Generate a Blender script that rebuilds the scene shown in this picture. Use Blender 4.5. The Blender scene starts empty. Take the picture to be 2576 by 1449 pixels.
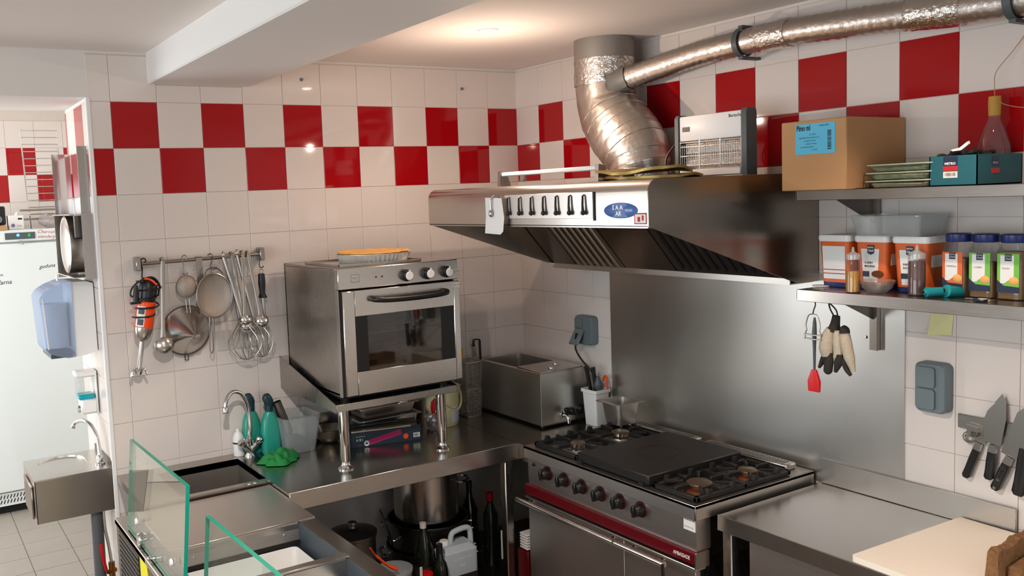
import bpy, bmesh, math, random
from mathutils import Matrix, Vector
random.seed(7)
SC = bpy.context.scene
COL = SC.collection
PI = math.pi

# ------------------------------------------------------------------ camera
cam_data = bpy.data.cameras.new('camera')
cam = bpy.data.objects.new('camera', cam_data)
COL.objects.link(cam)
cam_data.sensor_width = 36.0
cam_data.lens = 31.112
cam_data.shift_x = 0.09026
cam_data.shift_y = -0.01406
cam_data.clip_start = 0.05
_r = Vector((0.857895, -0.512155, -0.041384))
_u = Vector((0.079644, 0.052977, 0.995415))
_b = Vector((-0.507614, -0.857257, 0.086239))
cam.matrix_world = Matrix(((_r.x, _u.x, _b.x, -3.05656), (_r.y, _u.y, _b.y, -4.02166), (_r.z, _u.z, _b.z, 2.07509), (0, 0, 0, 1)))
SC.camera = cam

# ------------------------------------------------------------------ world, lights, exposure
world = bpy.data.worlds.new('world')
SC.world = world
world.use_nodes = True
world.node_tree.nodes['Background'].inputs[0].default_value = (0.80, 0.90, 1.0, 1)
world.node_tree.nodes['Background'].inputs[1].default_value = 1.0
SC.view_settings.view_transform = 'Standard'
SC.view_settings.look = 'None'
SC.view_settings.gamma = 1.0
SC.view_settings.use_curve_mapping = False
SC.view_settings.exposure = 0.0
SC.cycles.use_denoising = True
SC.cycles.max_bounces = 8
SC.cycles.diffuse_bounces = 4
SC.cycles.glossy_bounces = 5
SC.cycles.transmission_bounces = 8
SC.cycles.transparent_max_bounces = 12
SC.cycles.caustics_reflective = False
SC.cycles.caustics_refractive = False
SC.cycles.sample_clamp_indirect = 4.0


def area_light(name, loc, target, sx, sy, power, col):
    d = bpy.data.lights.new(name, 'AREA')
    d.shape = 'RECTANGLE'
    d.size, d.size_y, d.energy, d.color = sx, sy, power, col
    o = bpy.data.objects.new(name, d)
    COL.objects.link(o)
    o.location = loc
    o.rotation_euler = (Vector(target) - Vector(loc)).to_track_quat('-Z', 'Y').to_euler()
    return o


# daylight through the shop window (left wall), the shop door (front wall) and the back room window
area_light('shop_window_daylight', (-6.62, -2.75, 1.6), (0, -2.75, 1.6), 4.3, 2.0, 128, (0.88, 0.955, 1.0))
area_light('shop_door_daylight', (-3.2, -7.12, 1.4), (-3.2, 0, 1.4), 3.2, 2.0, 25, (0.96, 0.97, 1.0))
area_light('back_room_daylight', (-4.55, 1.75, 1.6), (0, 1.75, 1.5), 2.6, 1.8, 118, (0.93, 0.97, 1.0))

# ------------------------------------------------------------------ mesh helpers


class G:
    """Collects shapes in one bmesh; every vertex passes through T."""

    def __init__(s, T=None):
        s.b = bmesh.new()
        s.T = T or Matrix()
        s.mi = 0

    def v(s, p):
        return s.b.verts.new(s.T @ Vector(p))

    def f(s, vs):
        try:
            fc = s.b.faces.new(vs)
            fc.material_index = s.mi
            return fc
        except ValueError:
            return None

    def poly(s, pts):
        s.f([s.v(p) for p in pts])
        return s

    def box(s, x0, x1, y0, y1, z0, z1, bev=0.0, seg=1):
        x0, x1 = min(x0, x1), max(x0, x1)
        y0, y1 = min(y0, y1), max(y0, y1)
        z0, z1 = min(z0, z1), max(z0, z1)
        vs = [s.v((x, y, z)) for x in (x0, x1) for y in (y0, y1) for z in (z0, z1)]
        fs = [s.f([vs[i] for i in q]) for q in
              ((0, 1, 3, 2), (4, 6, 7, 5), (0, 4, 5, 1), (2, 3, 7, 6), (0, 2, 6, 4), (1, 5, 7, 3))]
        if bev > 0:
            es = list({e for fc in fs for e in fc.edges})
            r = bmesh.ops.bevel(s.b, geom=es, offset=min(bev, 0.49 * min(x1 - x0, y1 - y0, z1 - z0)),
                                segments=seg, profile=0.5, affect='EDGES')
            for fc in r['faces']:
                fc.material_index = s.mi
        return s

    def ring(s, c, u, w, r, n, r2=None):
        r2 = r if r2 is None else r2
        return [s.v(c + u * (r * math.cos(2 * PI * i / n)) + w * (r2 * math.sin(2 * PI * i / n))) for i in range(n)]

    def skin(s, a, b):
        n = len(a)
        for i in range(n):
            s.f([a[i], a[(i + 1) % n], b[(i + 1) % n], b[i]])

    def tube(s, pts, r, n=8, closed=False, caps=True, flat=1.0):
        P = [Vector(p) for p in pts]
        R = r if isinstance(r, (list, tuple)) else [r] * len(P)
        m = len(P)
        rings = []
        prev = None
        for i in range(m):
            if closed:
                d = P[(i + 1) % m] - P[i - 1]
            else:
                d = P[min(i + 1, m - 1)] - P[max(i - 1, 0)]
            d = d.normalized() if d.length > 1e-9 else Vector((0, 0, 1))
            if prev is None:
                u = d.orthogonal().normalized()
                if flat != 1.0:
                    u = d.cross(Vector((0, 0, 1)) if abs(d.z) < .9 else Vector((0, 1, 0))).normalized()
            else:
                u = (prev - d * prev.dot(d))
                u = u.normalized() if u.length > 1e-6 else d.orthogonal().normalized()
            prev = u
            rings.append(s.ring(P[i], u, d.cross(u).normalized(), R[i], n, R[i] * flat))
        for i in range(m - 1):
            s.skin(rings[i], rings[i + 1])
        if closed:
            s.skin(rings[-1], rings[0])
        elif caps:
            s.f(rings[0][::-1])
            s.f(rings[-1])
        return s

    def cyl(s, p0, p1, r0, r1=None, n=20, caps=True):
        return s.tube([p0, p1], [r0, r0 if r1 is None else r1], n=n, caps=caps)

    def lathe(s, c, prof, n=24, axis=(0, 0, 1), sx=1.0, sy=1.0, start=0.0):
        c, d = Vector(c), Vector(axis).normalized()
        u = Vector((1, 0, 0)) if abs(d.x) < .9 else Vector((0, 1, 0))
        u = (u - d * u.dot(d)).normalized()
        w = d.cross(u)
        last = None
        for r, z in prof:
            cc = c + d * z
            if r < 1e-6:
                cur = s.v(cc)
            else:
                cur = [s.v(cc + u * (r * sx * math.cos(start + 2 * PI * i / n)) + w * (r * sy * math.sin(start + 2 * PI * i / n)))
                       for i in range(n)]
            if last is not None:
                if isinstance(last, list) and isinstance(cur, list):
                    s.skin(last, cur)
                elif isinstance(cur, list):
                    for i in range(n):
                        s.f([last, cur[(i + 1) % n], cur[i]])
                elif isinstance(last, list):
                    for i in range(n):
                        s.f([last[i], last[(i + 1) % n], cur])
            last = cur
        return s

    def sphere(s, c, r, n=14, m=9, sx=1, sy=1, sz=1):
        prof = [(r * math.sin(PI * i / m), -r * sz * math.cos(PI * i / m)) for i in range(m + 1)]
        prof[0], prof[-1] = (0, -r * sz), (0, r * sz)
        return s.lathe(c, prof, n, sx=sx, sy=sy)

    def prism(s, pts, ax, a0, a1):
        """pts: 2D outline in the plane of the two other axes (in x,y,z order), extruded along ax."""
        def mk(p, a):
            q = list(p)
            q.insert(ax, a)
            return s.v(q)
        A = [mk(p, a0) for p in pts]
        B = [mk(p, a1) for p in pts]
        s.f(A[::-1])
        s.f(B)
        s.skin(A, B)
        return s

    def loft(s, rings, caps=True):
        R = [[s.v(p) for p in r] for r in rings]
        for a, b in zip(R, R[1:]):
            s.skin(a, b)
        if caps:
            s.f(R[0][::-1])
            s.f(R[-1])
        return s


def rrect(x0, x1, y0, y1, r, z, n=4):
    """rounded rectangle outline at height z"""
    out = []
    for cx, cy, a in ((x1 - r, y1 - r, 0), (x0 + r, y1 - r, PI / 2), (x0 + r, y0 + r, PI), (x1 - r, y0 + r, 1.5 * PI)):
        for i in range(n + 1):
            t = a + (PI / 2) * i / n
            out.append((cx + r * math.cos(t), cy + r * math.sin(t), z))
    return out


def arc(c, r, a0, a1, n, plane='xz', squash=1.0):
    out = []
    for i in range(n + 1):
        t = a0 + (a1 - a0) * i / n
        p, q = r * math.cos(t), r * squash * math.sin(t)
        if plane == 'xz':
            out.append((c[0] + p, c[1], c[2] + q))
        elif plane == 'yz':
            out.append((c[0], c[1] + p, c[2] + q))
        else:
            out.append((c[0] + p, c[1] + q, c[2]))
    return out


def smooth_path(pts, n=6):
    P = [Vector(p) for p in pts]
    P = [P[0] * 2 - P[1]] + P + [P[-1] * 2 - P[-2]]
    out = []
    for i in range(1, len(P) - 2):
        a, b, c, d = P[i - 1:i + 3]
        for k in range(n):
            t = k / n
            out.append(0.5 * ((2 * b) + (c - a) * t + (2 * a - 5 * b + 4 * c - d) * t * t + (3 * b - a - 3 * c + d) * t ** 3))
    out.append(P[-2])
    return out


def wloc(o):
    p = Vector((0, 0, 0))
    while o is not None:
        p = p + Vector(o.location)
        o = o.parent
    return p


def obj(name, g, mat, parent=None, label=None, cat=None, group=None, kind=None, ang=38, origin=None):
    me = bpy.data.meshes.new(name)
    bmesh.ops.recalc_face_normals(g.b, faces=g.b.faces[:])
    if parent is not None:
        base = wloc(parent)
    elif origin is not None:
        base = Vector(origin)
    elif g.b.verts:
        xs = [v.co for v in g.b.verts]
        base = Vector(((min(p.x for p in xs) + max(p.x for p in xs)) / 2, (min(p.y for p in xs) + max(p.y for p in xs)) / 2,
                       min(p.z for p in xs)))
    else:
        base = Vector()
    for v in g.b.verts:
        v.co -= base
    g.b.to_mesh(me)
    g.b.free()
    for m in (mat if isinstance(mat, (list, tuple)) else [mat]):
        me.materials.append(m)
    if ang:
        me.shade_smooth()
        me.set_sharp_from_angle(angle=math.radians(ang))
    o = bpy.data.objects.new(name, me)
    COL.objects.link(o)
    if parent is not None:
        o.parent = parent
    else:
        o.location = base
    tag(o, label, cat, group, kind)
    return o


def tag(o, label=None, cat=None, group=None, kind=None):
    for k, val in (('label', label), ('category', cat), ('group', group), ('kind', kind)):
        if val:
            o[k] = val
    return o


def thing(name, label, cat, loc, group=None):
    o = bpy.data.objects.new(name, None)
    o.empty_display_size = 0.05
    COL.objects.link(o)
    o.location = loc
    return tag(o, label, cat, group)


def dup(o, loc, label=None, name=None):
    c = o.copy()
    COL.objects.link(c)
    c.location = loc
    if label:
        c['label'] = label
    for ch in list(o.children):
        d = ch.copy()
        COL.objects.link(d)
        d.parent = c
        for g in list(ch.children):
            e = g.copy()
            COL.objects.link(e)
            e.parent = d
    return c


def text(s, size, org, xd, yd, mat, parent, shear=0.0, name='lettering', align='LEFT', bold=0.0, sx=1.0):
    cu = bpy.data.curves.new('txt', 'FONT')
    cu.body = s
    cu.size = size
    cu.align_x = align
    cu.align_y = 'CENTER'
    cu.shear = shear
    cu.offset = bold
    cu.resolution_u = 2
    t = bpy.data.objects.new('txt', cu)
    COL.objects.link(t)
    bpy.context.view_layer.update()
    me = bpy.data.meshes.new_from_object(t.evaluated_get(bpy.context.evaluated_depsgraph_get()))
    bpy.data.objects.remove(t)
    xd, yd = Vector(xd).normalized(), Vector(yd).normalized()
    base = wloc(parent)
    for v in me.vertices:
        v.co = Vector(org) + xd * (v.co.x * sx) + yd * v.co.y - base
    me.materials.clear()
    me.materials.append(mat)
    me.name = name
    o = bpy.data.objects.new(name, me)
    COL.objects.link(o)
    o.parent = parent
    return o


# ------------------------------------------------------------------ materials


def lin(h):
    h = h.lstrip('#')
    r = []
    for i in (0, 2, 4):
        c = int(h[i:i + 2], 16) / 255
        r.append(c / 12.92 if c <= .04045 else ((c + .055) / 1.055) ** 2.4)
    return (*r, 1)


def mat(name, col, rough=.5, metal=0.0, spec=.5, emit=None, estr=1.0, trans=0.0, ior=1.45, alpha=1.0, var=0.0, vscale=8.0,
        bump=0.0, bscale=60.0, sss=0.0):
    m = bpy.data.materials.new(name)
    m.use_nodes = True
    nt = m.node_tree
    b = nt.nodes['Principled BSDF']
    c = lin(col) if isinstance(col, str) else (*col, 1)
    b.inputs['Base Color'].default_value = c
    b.inputs['Roughness'].default_value = rough
    b.inputs['Metallic'].default_value = metal
    b.inputs['Specular IOR Level'].default_value = spec
    b.inputs['Transmission Weight'].default_value = trans
    b.inputs['IOR'].default_value = ior
    b.inputs['Alpha'].default_value = alpha
    if emit:
        b.inputs['Emission Color'].default_value = lin(emit)
        b.inputs['Emission Strength'].default_value = estr
    if var or bump:
        tc = nt.nodes.new('ShaderNodeTexCoord')
        no = nt.nodes.new('ShaderNodeTexNoise')
        no.inputs['Scale'].default_value = vscale
        no.inputs['Detail'].default_value = 5
        nt.links.new(tc.outputs['Object'], no.inputs['Vector'])
        if var:
            mx = nt.nodes.new('ShaderNodeMix')
            mx.data_type = 'RGBA'
            mx.inputs[6].default_value = tuple(x * (1 - var) for x in c[:3]) + (1,)
            mx.inputs[7].default_value = tuple(min(1, x * (1 + var)) for x in c[:3]) + (1,)
            nt.links.new(no.outputs['Fac'], mx.inputs[0])
            nt.links.new(mx.outputs[2], b.inputs['Base Color'])
        if bump:
            n2 = nt.nodes.new('ShaderNodeTexNoise')
            n2.inputs['Scale'].default_value = bscale
            nt.links.new(tc.outputs['Object'], n2.inputs['Vector'])
            bp = nt.nodes.new('ShaderNodeBump')
            bp.inputs['Strength'].default_value = bump
            bp.inputs['Distance'].default_value = .01
            nt.links.new(n2.outputs['Fac'], bp.inputs['Height'])
            nt.links.new(bp.outputs['Normal'], b.inputs['Normal'])
    return m


def steel(name, col='#a8a39d', rough=.3, stretch=(2, 60, 60), amt=.025, bump=0, stain=.05):
    """brushed stainless: grain stretched along one axis, faint smears"""
    m = bpy.data.materials.new(name)
    m.use_nodes = True
    nt = m.node_tree
    b = nt.nodes['Principled BSDF']
    c = lin(col)
    b.inputs['Metallic'].default_value = 1
    tc = nt.nodes.new('ShaderNodeTexCoord')
    mp = nt.nodes.new('ShaderNodeMapping')
    mp.inputs['Scale'].default_value = stretch
    no = nt.nodes.new('ShaderNodeTexNoise')
    no.inputs['Scale'].default_value = 6
    no.inputs['Detail'].default_value = 4
    nt.links.new(tc.outputs['Object'], mp.inputs['Vector'])
    nt.links.new(mp.outputs['Vector'], no.inputs['Vector'])
    sm = nt.nodes.new('ShaderNodeTexNoise')
    sm.inputs['Scale'].default_value = 3.5
    sm.inputs['Detail'].default_value = 3
    nt.links.new(tc.outputs['Object'], sm.inputs['Vector'])
    ad = nt.nodes.new('ShaderNodeMath')
    ad.operation = 'ADD'
    nt.links.new(no.outputs['Fac'], ad.inputs[0])
    nt.links.new(sm.outputs['Fac'], ad.inputs[1])
    mr = nt.nodes.new('ShaderNodeMapRange')
    mr.inputs['From Min'].default_value = .6
    mr.inputs['From Max'].default_value = 1.4
    mr.inputs['To Min'].default_value = max(.05, rough - amt)
    mr.inputs['To Max'].default_value = rough + amt
    nt.links.new(ad.outputs[0], mr.inputs['Value'])
    nt.links.new(mr.outputs[0], b.inputs['Roughness'])
    mx = nt.nodes.new('ShaderNodeMix')
    mx.data_type = 'RGBA'
    mx.inputs[6].default_value = tuple(x * (1 - stain) for x in c[:3]) + (1,)
    mx.inputs[7].default_value = tuple(min(1, x * (1 + stain)) for x in c[:3]) + (1,)
    nt.links.new(sm.outputs['Fac'], mx.inputs[0])
    nt.links.new(mx.outputs[2], b.inputs['Base Color'])
    if bump:
        bp = nt.nodes.new('ShaderNodeBump')
        bp.inputs['Strength'].default_value = bump
        bp.inputs['Distance'].default_value = .004
        nt.links.new(no.outputs['Fac'], bp.inputs['Height'])
        nt.links.new(bp.outputs['Normal'], b.inputs['Normal'])
    return m


def glass(name, tint=(1, 1, 1), gloss=.10, rough=.02, body=0.0, body_col=(.8, .8, .8)):
    """thin clear sheet: see-through with a fresnel reflection (and, for plastics, a milky share)"""
    m = bpy.data.materials.new(name)
    m.use_nodes = True
    nt = m.node_tree
    nt.nodes.remove(nt.nodes['Principled BSDF'])
    out = nt.nodes['Material Output']
    tr = nt.nodes.new('ShaderNodeBsdfTransparent')
    tr.inputs[0].default_value = (*tint, 1)
    gl = nt.nodes.new('ShaderNodeBsdfGlossy')
    gl.inputs['Roughness'].default_value = rough
    fr = nt.nodes.new('ShaderNodeLayerWeight')
    fr.inputs[0].default_value = .18
    mr = nt.nodes.new('ShaderNodeMath')
    mr.operation = 'MULTIPLY_ADD'
    mr.inputs[1].default_value = .4
    mr.inputs[2].default_value = gloss * .5
    nt.links.new(fr.outputs['Fresnel'], mr.inputs[0])
    a = tr.outputs[0]
    if body:
        df = nt.nodes.new('ShaderNodeBsdfDiffuse')
        df.inputs[0].default_value = (*body_col, 1)
        m0 = nt.nodes.new('ShaderNodeMixShader')
        m0.inputs[0].default_value = body
        nt.links.new(tr.outputs[0], m0.inputs[1])
        nt.links.new(df.outputs[0], m0.inputs[2])
        a = m0.outputs[0]
    m1 = nt.nodes.new('ShaderNodeMixShader')
    nt.links.new(mr.outputs[0], m1.inputs[0])
    nt.links.new(a, m1.inputs[1])
    nt.links.new(gl.outputs[0], m1.inputs[2])
    nt.links.new(m1.outputs[0], out.inputs[0])
    return m


def mesh_mat(name, col, scale, share):
    """woven wire cloth: fine wires with holes between"""
    m = mat(name, col, .6, .35)
    nt = m.node_tree
    tc = nt.nodes.new('ShaderNodeTexCoord')
    w = []
    for ax in ('X', 'Z'):
        t = nt.nodes.new('ShaderNodeTexWave')
        t.bands_direction = ax
        t.inputs['Scale'].default_value = scale
        nt.links.new(tc.outputs['Object'], t.inputs['Vector'])
        w.append(t)
    mx = nt.nodes.new('ShaderNodeMath')
    mx.operation = 'MAXIMUM'
    nt.links.new(w[0].outputs['Fac'], mx.inputs[0])
    nt.links.new(w[1].outputs['Fac'], mx.inputs[1])
    gt = nt.nodes.new('ShaderNodeMath')
    gt.operation = 'GREATER_THAN'
    gt.inputs[1].default_value = share
    nt.links.new(mx.outputs[0], gt.inputs[0])
    nt.links.new(gt.outputs[0], nt.nodes['Principled BSDF'].inputs['Alpha'])
    return m


MT = {
    'plaster': mat('white_plaster', '#dcd6d0', .8, var=.03, vscale=2, bump=.05, bscale=40),
    'ceil': mat('ceiling_paint', '#ebe3dc', .85, var=.02, vscale=1.5),
    'beam': mat('beam_paint', '#e4e0dd', .7, var=.02, vscale=2),
    'tile': mat('white_glazed_tile', '#ddd2ca', .05, spec=.5, var=.035, vscale=1.2, bump=.015, bscale=9),
    'red': mat('red_glazed_tile', '#a30a12', .05, spec=.5, bump=.012, bscale=9),
    'grout': mat('grout', '#d3c7bc', .9, var=.06, vscale=14),
    'floor': mat('grey_floor_tile', '#948c82', .45, var=.12, vscale=5),
    'fgrout': mat('floor_grout', '#a39587', .6, var=.05),
    'darkfloor': mat('kitchen_floor', '#6b625b', .6, var=.1),
    'steel': steel('brushed_steel', '#cdc8c2', .26),
    'steely': steel('brushed_steel_lengthwise', '#c9c2bb', .36, (60, 2, 60)),
    'sinksteel': mat('sink_basin_steel', '#8a827b', .45, .6),
    'steelz': steel('brushed_steel_upright', '#aca59e', .27, (60, 60, 2)),
    'top': steel('worn_worktop_steel', '#b5aea6', .22, (3, 40, 40)),
    'topy': steel('worn_worktop_steel_lengthwise', '#dad6d1', .24, (40, 3, 40)),
    'lid': steel('counter_lid_steel', '#d8cec5', .30, (3, 40, 40)),
    'shelf': steel('wall_shelf_steel', '#c0b8b0', .23, (40, 3, 40)),
    'splash': steel('splashback_steel', '#c8c4be', .34, (40, 40, 1.5)),
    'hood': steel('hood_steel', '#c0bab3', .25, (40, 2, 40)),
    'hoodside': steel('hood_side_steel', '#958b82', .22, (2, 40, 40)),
    'dark_steel': steel('dark_brushed_steel', '#6d6862', .36, (30, 30, 4), .06, .02),  # darker variant of the brushed steel
    'chrome': mat('chrome', '#d6d4d2', .08, 1.0),
    'satin': mat('satin_metal', '#b8b3ac', .28, 1.0),
    'alu': mat('aluminium_foil', '#cdc5bd', .34, 1.0, bump=.4, bscale=22),
    'aluflex': mat('flexible_aluminium', '#c9c0b8', .36, 1.0, bump=.25, bscale=40),
    'tape': mat('foil_tape', '#d8d2cb', .26, 1.0, bump=.6, bscale=60),
    'greyduct': mat('grey_duct_tape', '#8d8780', .5, .4),
    'black': mat('black_plastic', '#141312', .35),
    'blackm': mat('black_matt', '#0e0d0d', .7),
    'iron': mat('cast_iron', '#1d1c1b', .55, .3, var=.25, vscale=20, bump=.15, bscale=80),
    'plate': mat('seasoned_iron_plate', '#2e2b29', .42, .55, var=.25, vscale=4, bump=.05),
    'brass': mat('burner_brass', '#8d7a66', .4, .9, var=.2),
    'rust': mat('burnt_burner', '#6b3a20', .6, .5, var=.4, vscale=25),
    'white': mat('white_plastic', '#e8e6e3', .35),
    'paper': mat('white_paper', '#eceae6', .8),
    'cream': mat('cream_plastic', '#e4d6a4', .35),
    'greyp': mat('grey_plastic', '#6a7578', .45),
    'greyd': mat('dark_grey_plastic', '#4d5558', .45),
    'redp': mat('red_plastic', '#c01015', .35),
    'dkred': mat('dark_red_enamel', '#5e0510', .3),
    'orange': mat('orange_plastic', '#ee4a12', .35),
    'card': mat('brown_cardboard', '#b58a5e', .8, var=.06, vscale=6),
    'bluelab': mat('blue_label_paper', '#58b4d6', .7),
    'navy': mat('navy_print', '#16223f', .4),
    'darkbox': mat('dark_blue_carton', '#182834', .45),
    'teal': mat('teal_carton', '#0d5560', .5),
    'tealp': mat('teal_rubber', '#128a90', .4),
    'tealblk': mat('blackish_carton', '#0f1d20', .5),
    'green': mat('green_cloth', '#23803f', .9, var=.15, vscale=20, bump=.3, bscale=120),
    'orangelab': mat('orange_print', '#d9642a', .45),
    'bluecap': mat('dark_blue_cap', '#1c2a66', .35),
    'lime': mat('green_print', '#6fb83e', .45),
    'pink': mat('magenta_print', '#b0215a', .4),
    'yellow': mat('yellow_sticker', '#f2e418', .5),
    'postit': mat('pale_yellow_note', '#e2dca0', .8),
    'gold': mat('gold_cardboard', '#a38a52', .38, .8, bump=.1),
    'board': mat('cream_chopping_board', '#eee2d2', .55, var=.06, vscale=3),
    'cork': mat('coarse_cork', '#7a5634', .9, var=.5, vscale=60, bump=.8, bscale=90),
    'handle': mat('bright_handle_chrome', '#f2efeb', .2, 1.0),
    'chamber': mat('oven_chamber_enamel', '#93877b', .5),
    'pastry': mat('tart_pastry', '#e3aa5c', .6, var=.15, vscale=18, bump=.2, bscale=60),
    'clear': glass('clear_plastic', (.95, .95, .94), .08, .05, .03, (.75, .78, .8)),
    'greenrim': mat('pale_green_plastic', '#a9bfa2', .25, trans=.2),
    'tansp': mat('pale_dried_leaves', '#b3a680', .9, var=.4, vscale=60),
    'knobred': mat('dull_red_dial', '#3a070b', .35),
    'dimwall': mat('reflection_dimming_wall', '#7d7065', .7, var=.05),  # unseen walls coloured dark to dim their reflection in the shelf lips
    'milky': glass('milky_plastic', (.85, .88, .88), .12, .12, .30, (.7, .74, .74)),
    'pane': glass('pane_glass', (.91, .965, .95), .05, .01),
    'ovenpane': glass('oven_door_glass', (.80, .76, .72), .10, .03),
    'paneedge': mat('green_glass_edge', '#149078', .15, spec=.6),
    'dispblue': glass('smoky_blue_plastic', (.70, .78, .92), .14, .08, .30, (.50, .60, .78)),
    'oil': mat('golden_oil', '#b5800f', .15),
    'dkliq': mat('dark_sauce', '#55302c', .3),
    'bowlg': glass('bowl_glass', (.92, .92, .90), .22, .03, .10, (.7, .68, .64)),
    'tinfoil': mat('tart_tin_foil', '#e6e1da', .4, .5),
    'herb': mat('dried_herbs', '#8b9470', .9, var=.5, vscale=40, bump=.5),
    'spice': mat('brown_spice', '#866538', .9, var=.3, vscale=50),
    'cyan': mat('cyan_soap', '#18b8cc', .15, trans=.3),
    'fridge': mat('white_fridge_enamel', '#dfe6e4', .25),
    'ink': mat('black_ink', '#1e1c1c', .7),
    'redink': mat('red_ink', '#b5262e', .7),
    'led': mat('blue_led', '#2a5cff', .4, emit='#3a6cff', estr=6),
    'ledg': mat('green_led', '#1c8a4c', .4, emit='#28b060', estr=.6),
    'lamp': mat('lamp_glow', '#fff2e0', .4, emit='#fff0dc', estr=30),
    'cloth': mat('glove_canvas', '#b3a793', .9, var=.1, vscale=30, bump=.3, bscale=150),
    'clothd': mat('glove_dark_cloth', '#2a2622', .9, bump=.2, bscale=150),
    'pipe': mat('grey_drain_pipe', '#4f5052', .45),
    'copper': mat('brass_valve', '#8a5a26', .35, .9),
    'basket': mat('basket_wire', '#8a8178', .4, .9),
    'wire': mat('grey_wire', '#9a948d', .3, 1.0),
    'sieve': mesh_mat('fine_wire_cloth', '#a99c90', 170, .30),
    'label': mat('label_paper', '#d9d8d2', .7),
    'logo': mat('hood_badge_blue', '#3a5f9e', .35),
    'bluebag': mat('grey_blue_plastic', '#74808e', .3, bump=.4, bscale=40),
    'bag': glass('crinkled_clear_bag', (.9, .88, .88), .25, .12, .25, (.75, .66, .66)),
    'mold': mat('pale_interior', '#c9c2bb', .6),
    'slate': mat('slate_plastic', '#3c464e', .5),
    'winegl': mat('dark_green_glass', '#10140c', .08),
    'flask': glass('pinkish_glass', (.80, .55, .56), .18, .03, .12, (.6, .3, .32)),
    'corkst': mat('cork_stopper', '#b88a3c', .7),
    'onion': mat('dried_black_mushroom', '#15100f', .8, bump=.5),
    'tealcap': mat('dark_teal_cap', '#0c3138', .4),
    'tealbot': mat('turquoise_bottle', '#2fa08c', .25, trans=.15),
    'paperlab': mat('printed_white_label', '#e3e3df', .6),
}

# ================================================================== SETTING
def struct(name, g, m, parent=None):
    return obj(name, g, m, parent, kind='structure', origin=(0, 0, 0), ang=0)


H = 2.757           # ceiling height
DX = -2.295         # right jamb of the doorway
# back wall: right part (0.55 thick, its left end is the jamb) + lintel + left part
g = G()
g.box(DX, .25, 0, .55, 0, H)
g.box(-3.75, DX, 0, .55, 2.559, H)
wall_back = struct('wall_back', g, MT['plaster'])
struct('wall_back_left', G().box(-6.6, -3.75, 0, .55, 0, H), MT['dimwall'])
wall_right = struct('wall_right', G().box(0, .25, -7.1, 0, 0, H), MT['plaster'])
g = G()
g.box(-6.75, -6.55, -7.1, -4.95, 0, H)
g.box(-6.75, -6.55, -.55, .55, 0, H)
g.box(-6.75, -6.55, -4.95, -.55, 0, .55)
g.box(-6.75, -6.55, -4.95, -.55, 2.65, H)
wall_left = struct('wall_left', g, MT['dimwall'])
g = G()
g.box(-6.75, -4.9, -7.3, -7.1, 0, H)
g.box(-1.5, .25, -7.3, -7.1, 0, H)
g.box(-4.9, -1.5, -7.3, -7.1, 2.5, H)
wall_front = struct('wall_front', g, MT['plaster'])
# far room
g = G()
g.box(-4.9, -1.2, 3.36, 3.5, 0, 3.0)
wall_far = struct('wall_far', g, MT['grout'])
struct('wall_far_right', G().box(-1.45, -1.3, .55, 3.4, 0, 3.0), MT['plaster'])
g = G()
g.box(-4.85, -4.7, .55, .7, 0, 3.0)
g.box(-4.85, -4.7, 3.0, 3.4, 0, 3.0)
g.box(-4.85, -4.7, .7, 3.0, 0, .7)
g.box(-4.85, -4.7, .7, 3.0, 2.5, 3.0)
struct('wall_far_left', g, MT['plaster'])
struct('ceiling', G().box(-6.7, .25, -7.3, .02, H, H + .1), MT['ceil'])
struct('ceiling_far', G().box(-4.9, -1.2, .5, 3.5, 2.9, 3.0), MT['ceil'])
struct('trim_beam', G().box(-2.035, -1.565, -7.1, 0, 2.622, H + .01, .006), MT['beam'])
floor = struct('floor', G().box(-6.7, .25, -7.3, 3.5, -.1, -.006), MT['fgrout'])

# shop window and shop door frames in the walls behind the camera
g = G()
for y in (-4.95, -3.5, -2.05, -.6):
    g.box(-6.60, -6.50, y, y + .05, .55, 2.65)
for z in (.55, 2.60):
    g.box(-6.60, -6.50, -4.95, -.55, z, z + .05)
struct('window_1', g, MT['slate'])
g = G()
for x in (-4.9, -3.25, -1.55):
    g.box(x, x + .05, -7.24, -7.16, 0, 2.5)
g.box(-4.9, -1.5, -7.24, -7.16, 2.45, 2.5)
struct('door_1', g, MT['slate'])

# floor tiles of the back room (seen through the doorway) and of the kitchen
TS = .25


def tile_mesh(name, w, h, t, m, c=.0012):
    """glazed tile in the x-z plane, front face at y=-t"""
    g = G()
    a = [g.v(p) for p in ((0, 0, 0), (w, 0, 0), (w, 0, h), (0, 0, h))]
    b = [g.v(p) for p in ((0, -t + c, 0), (w, -t + c, 0), (w, -t + c, h), (0, -t + c, h))]
    d = [g.v(p) for p in ((c, -t, c), (w - c, -t, c), (w - c, -t, h - c), (c, -t, h - c))]
    g.skin(a, b)
    g.skin(b, d)
    g.f(d)
    bmesh.ops.recalc_face_normals(g.b, faces=g.b.faces[:])
    me = bpy.data.meshes.new(name)
    g.b.to_mesh(me)
    g.b.free()
    me.materials.append(m)
    return me


TM = {}


def tile(parent, pos, w, h, m, face='y', t=.004):
    key = (round(w, 3), round(h, 3), m, t)
    if key not in TM:
        TM[key] = tile_mesh('tile', w, h, t, MT[m])
    o = bpy.data.objects.new('tile', TM[key])
    COL.objects.link(o)
    o.parent = parent
    j = .0006
    o.location = (pos[0], pos[1], pos[2])
    o.rotation_euler = {'y': (0, 0, 0), 'x': (0, 0, -PI / 2), 'z': (-PI / 2, 0, 0)}[face]
    return o


J = .0016           # joint
TW, TH, ZB = .2, .2024, 2.34
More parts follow.
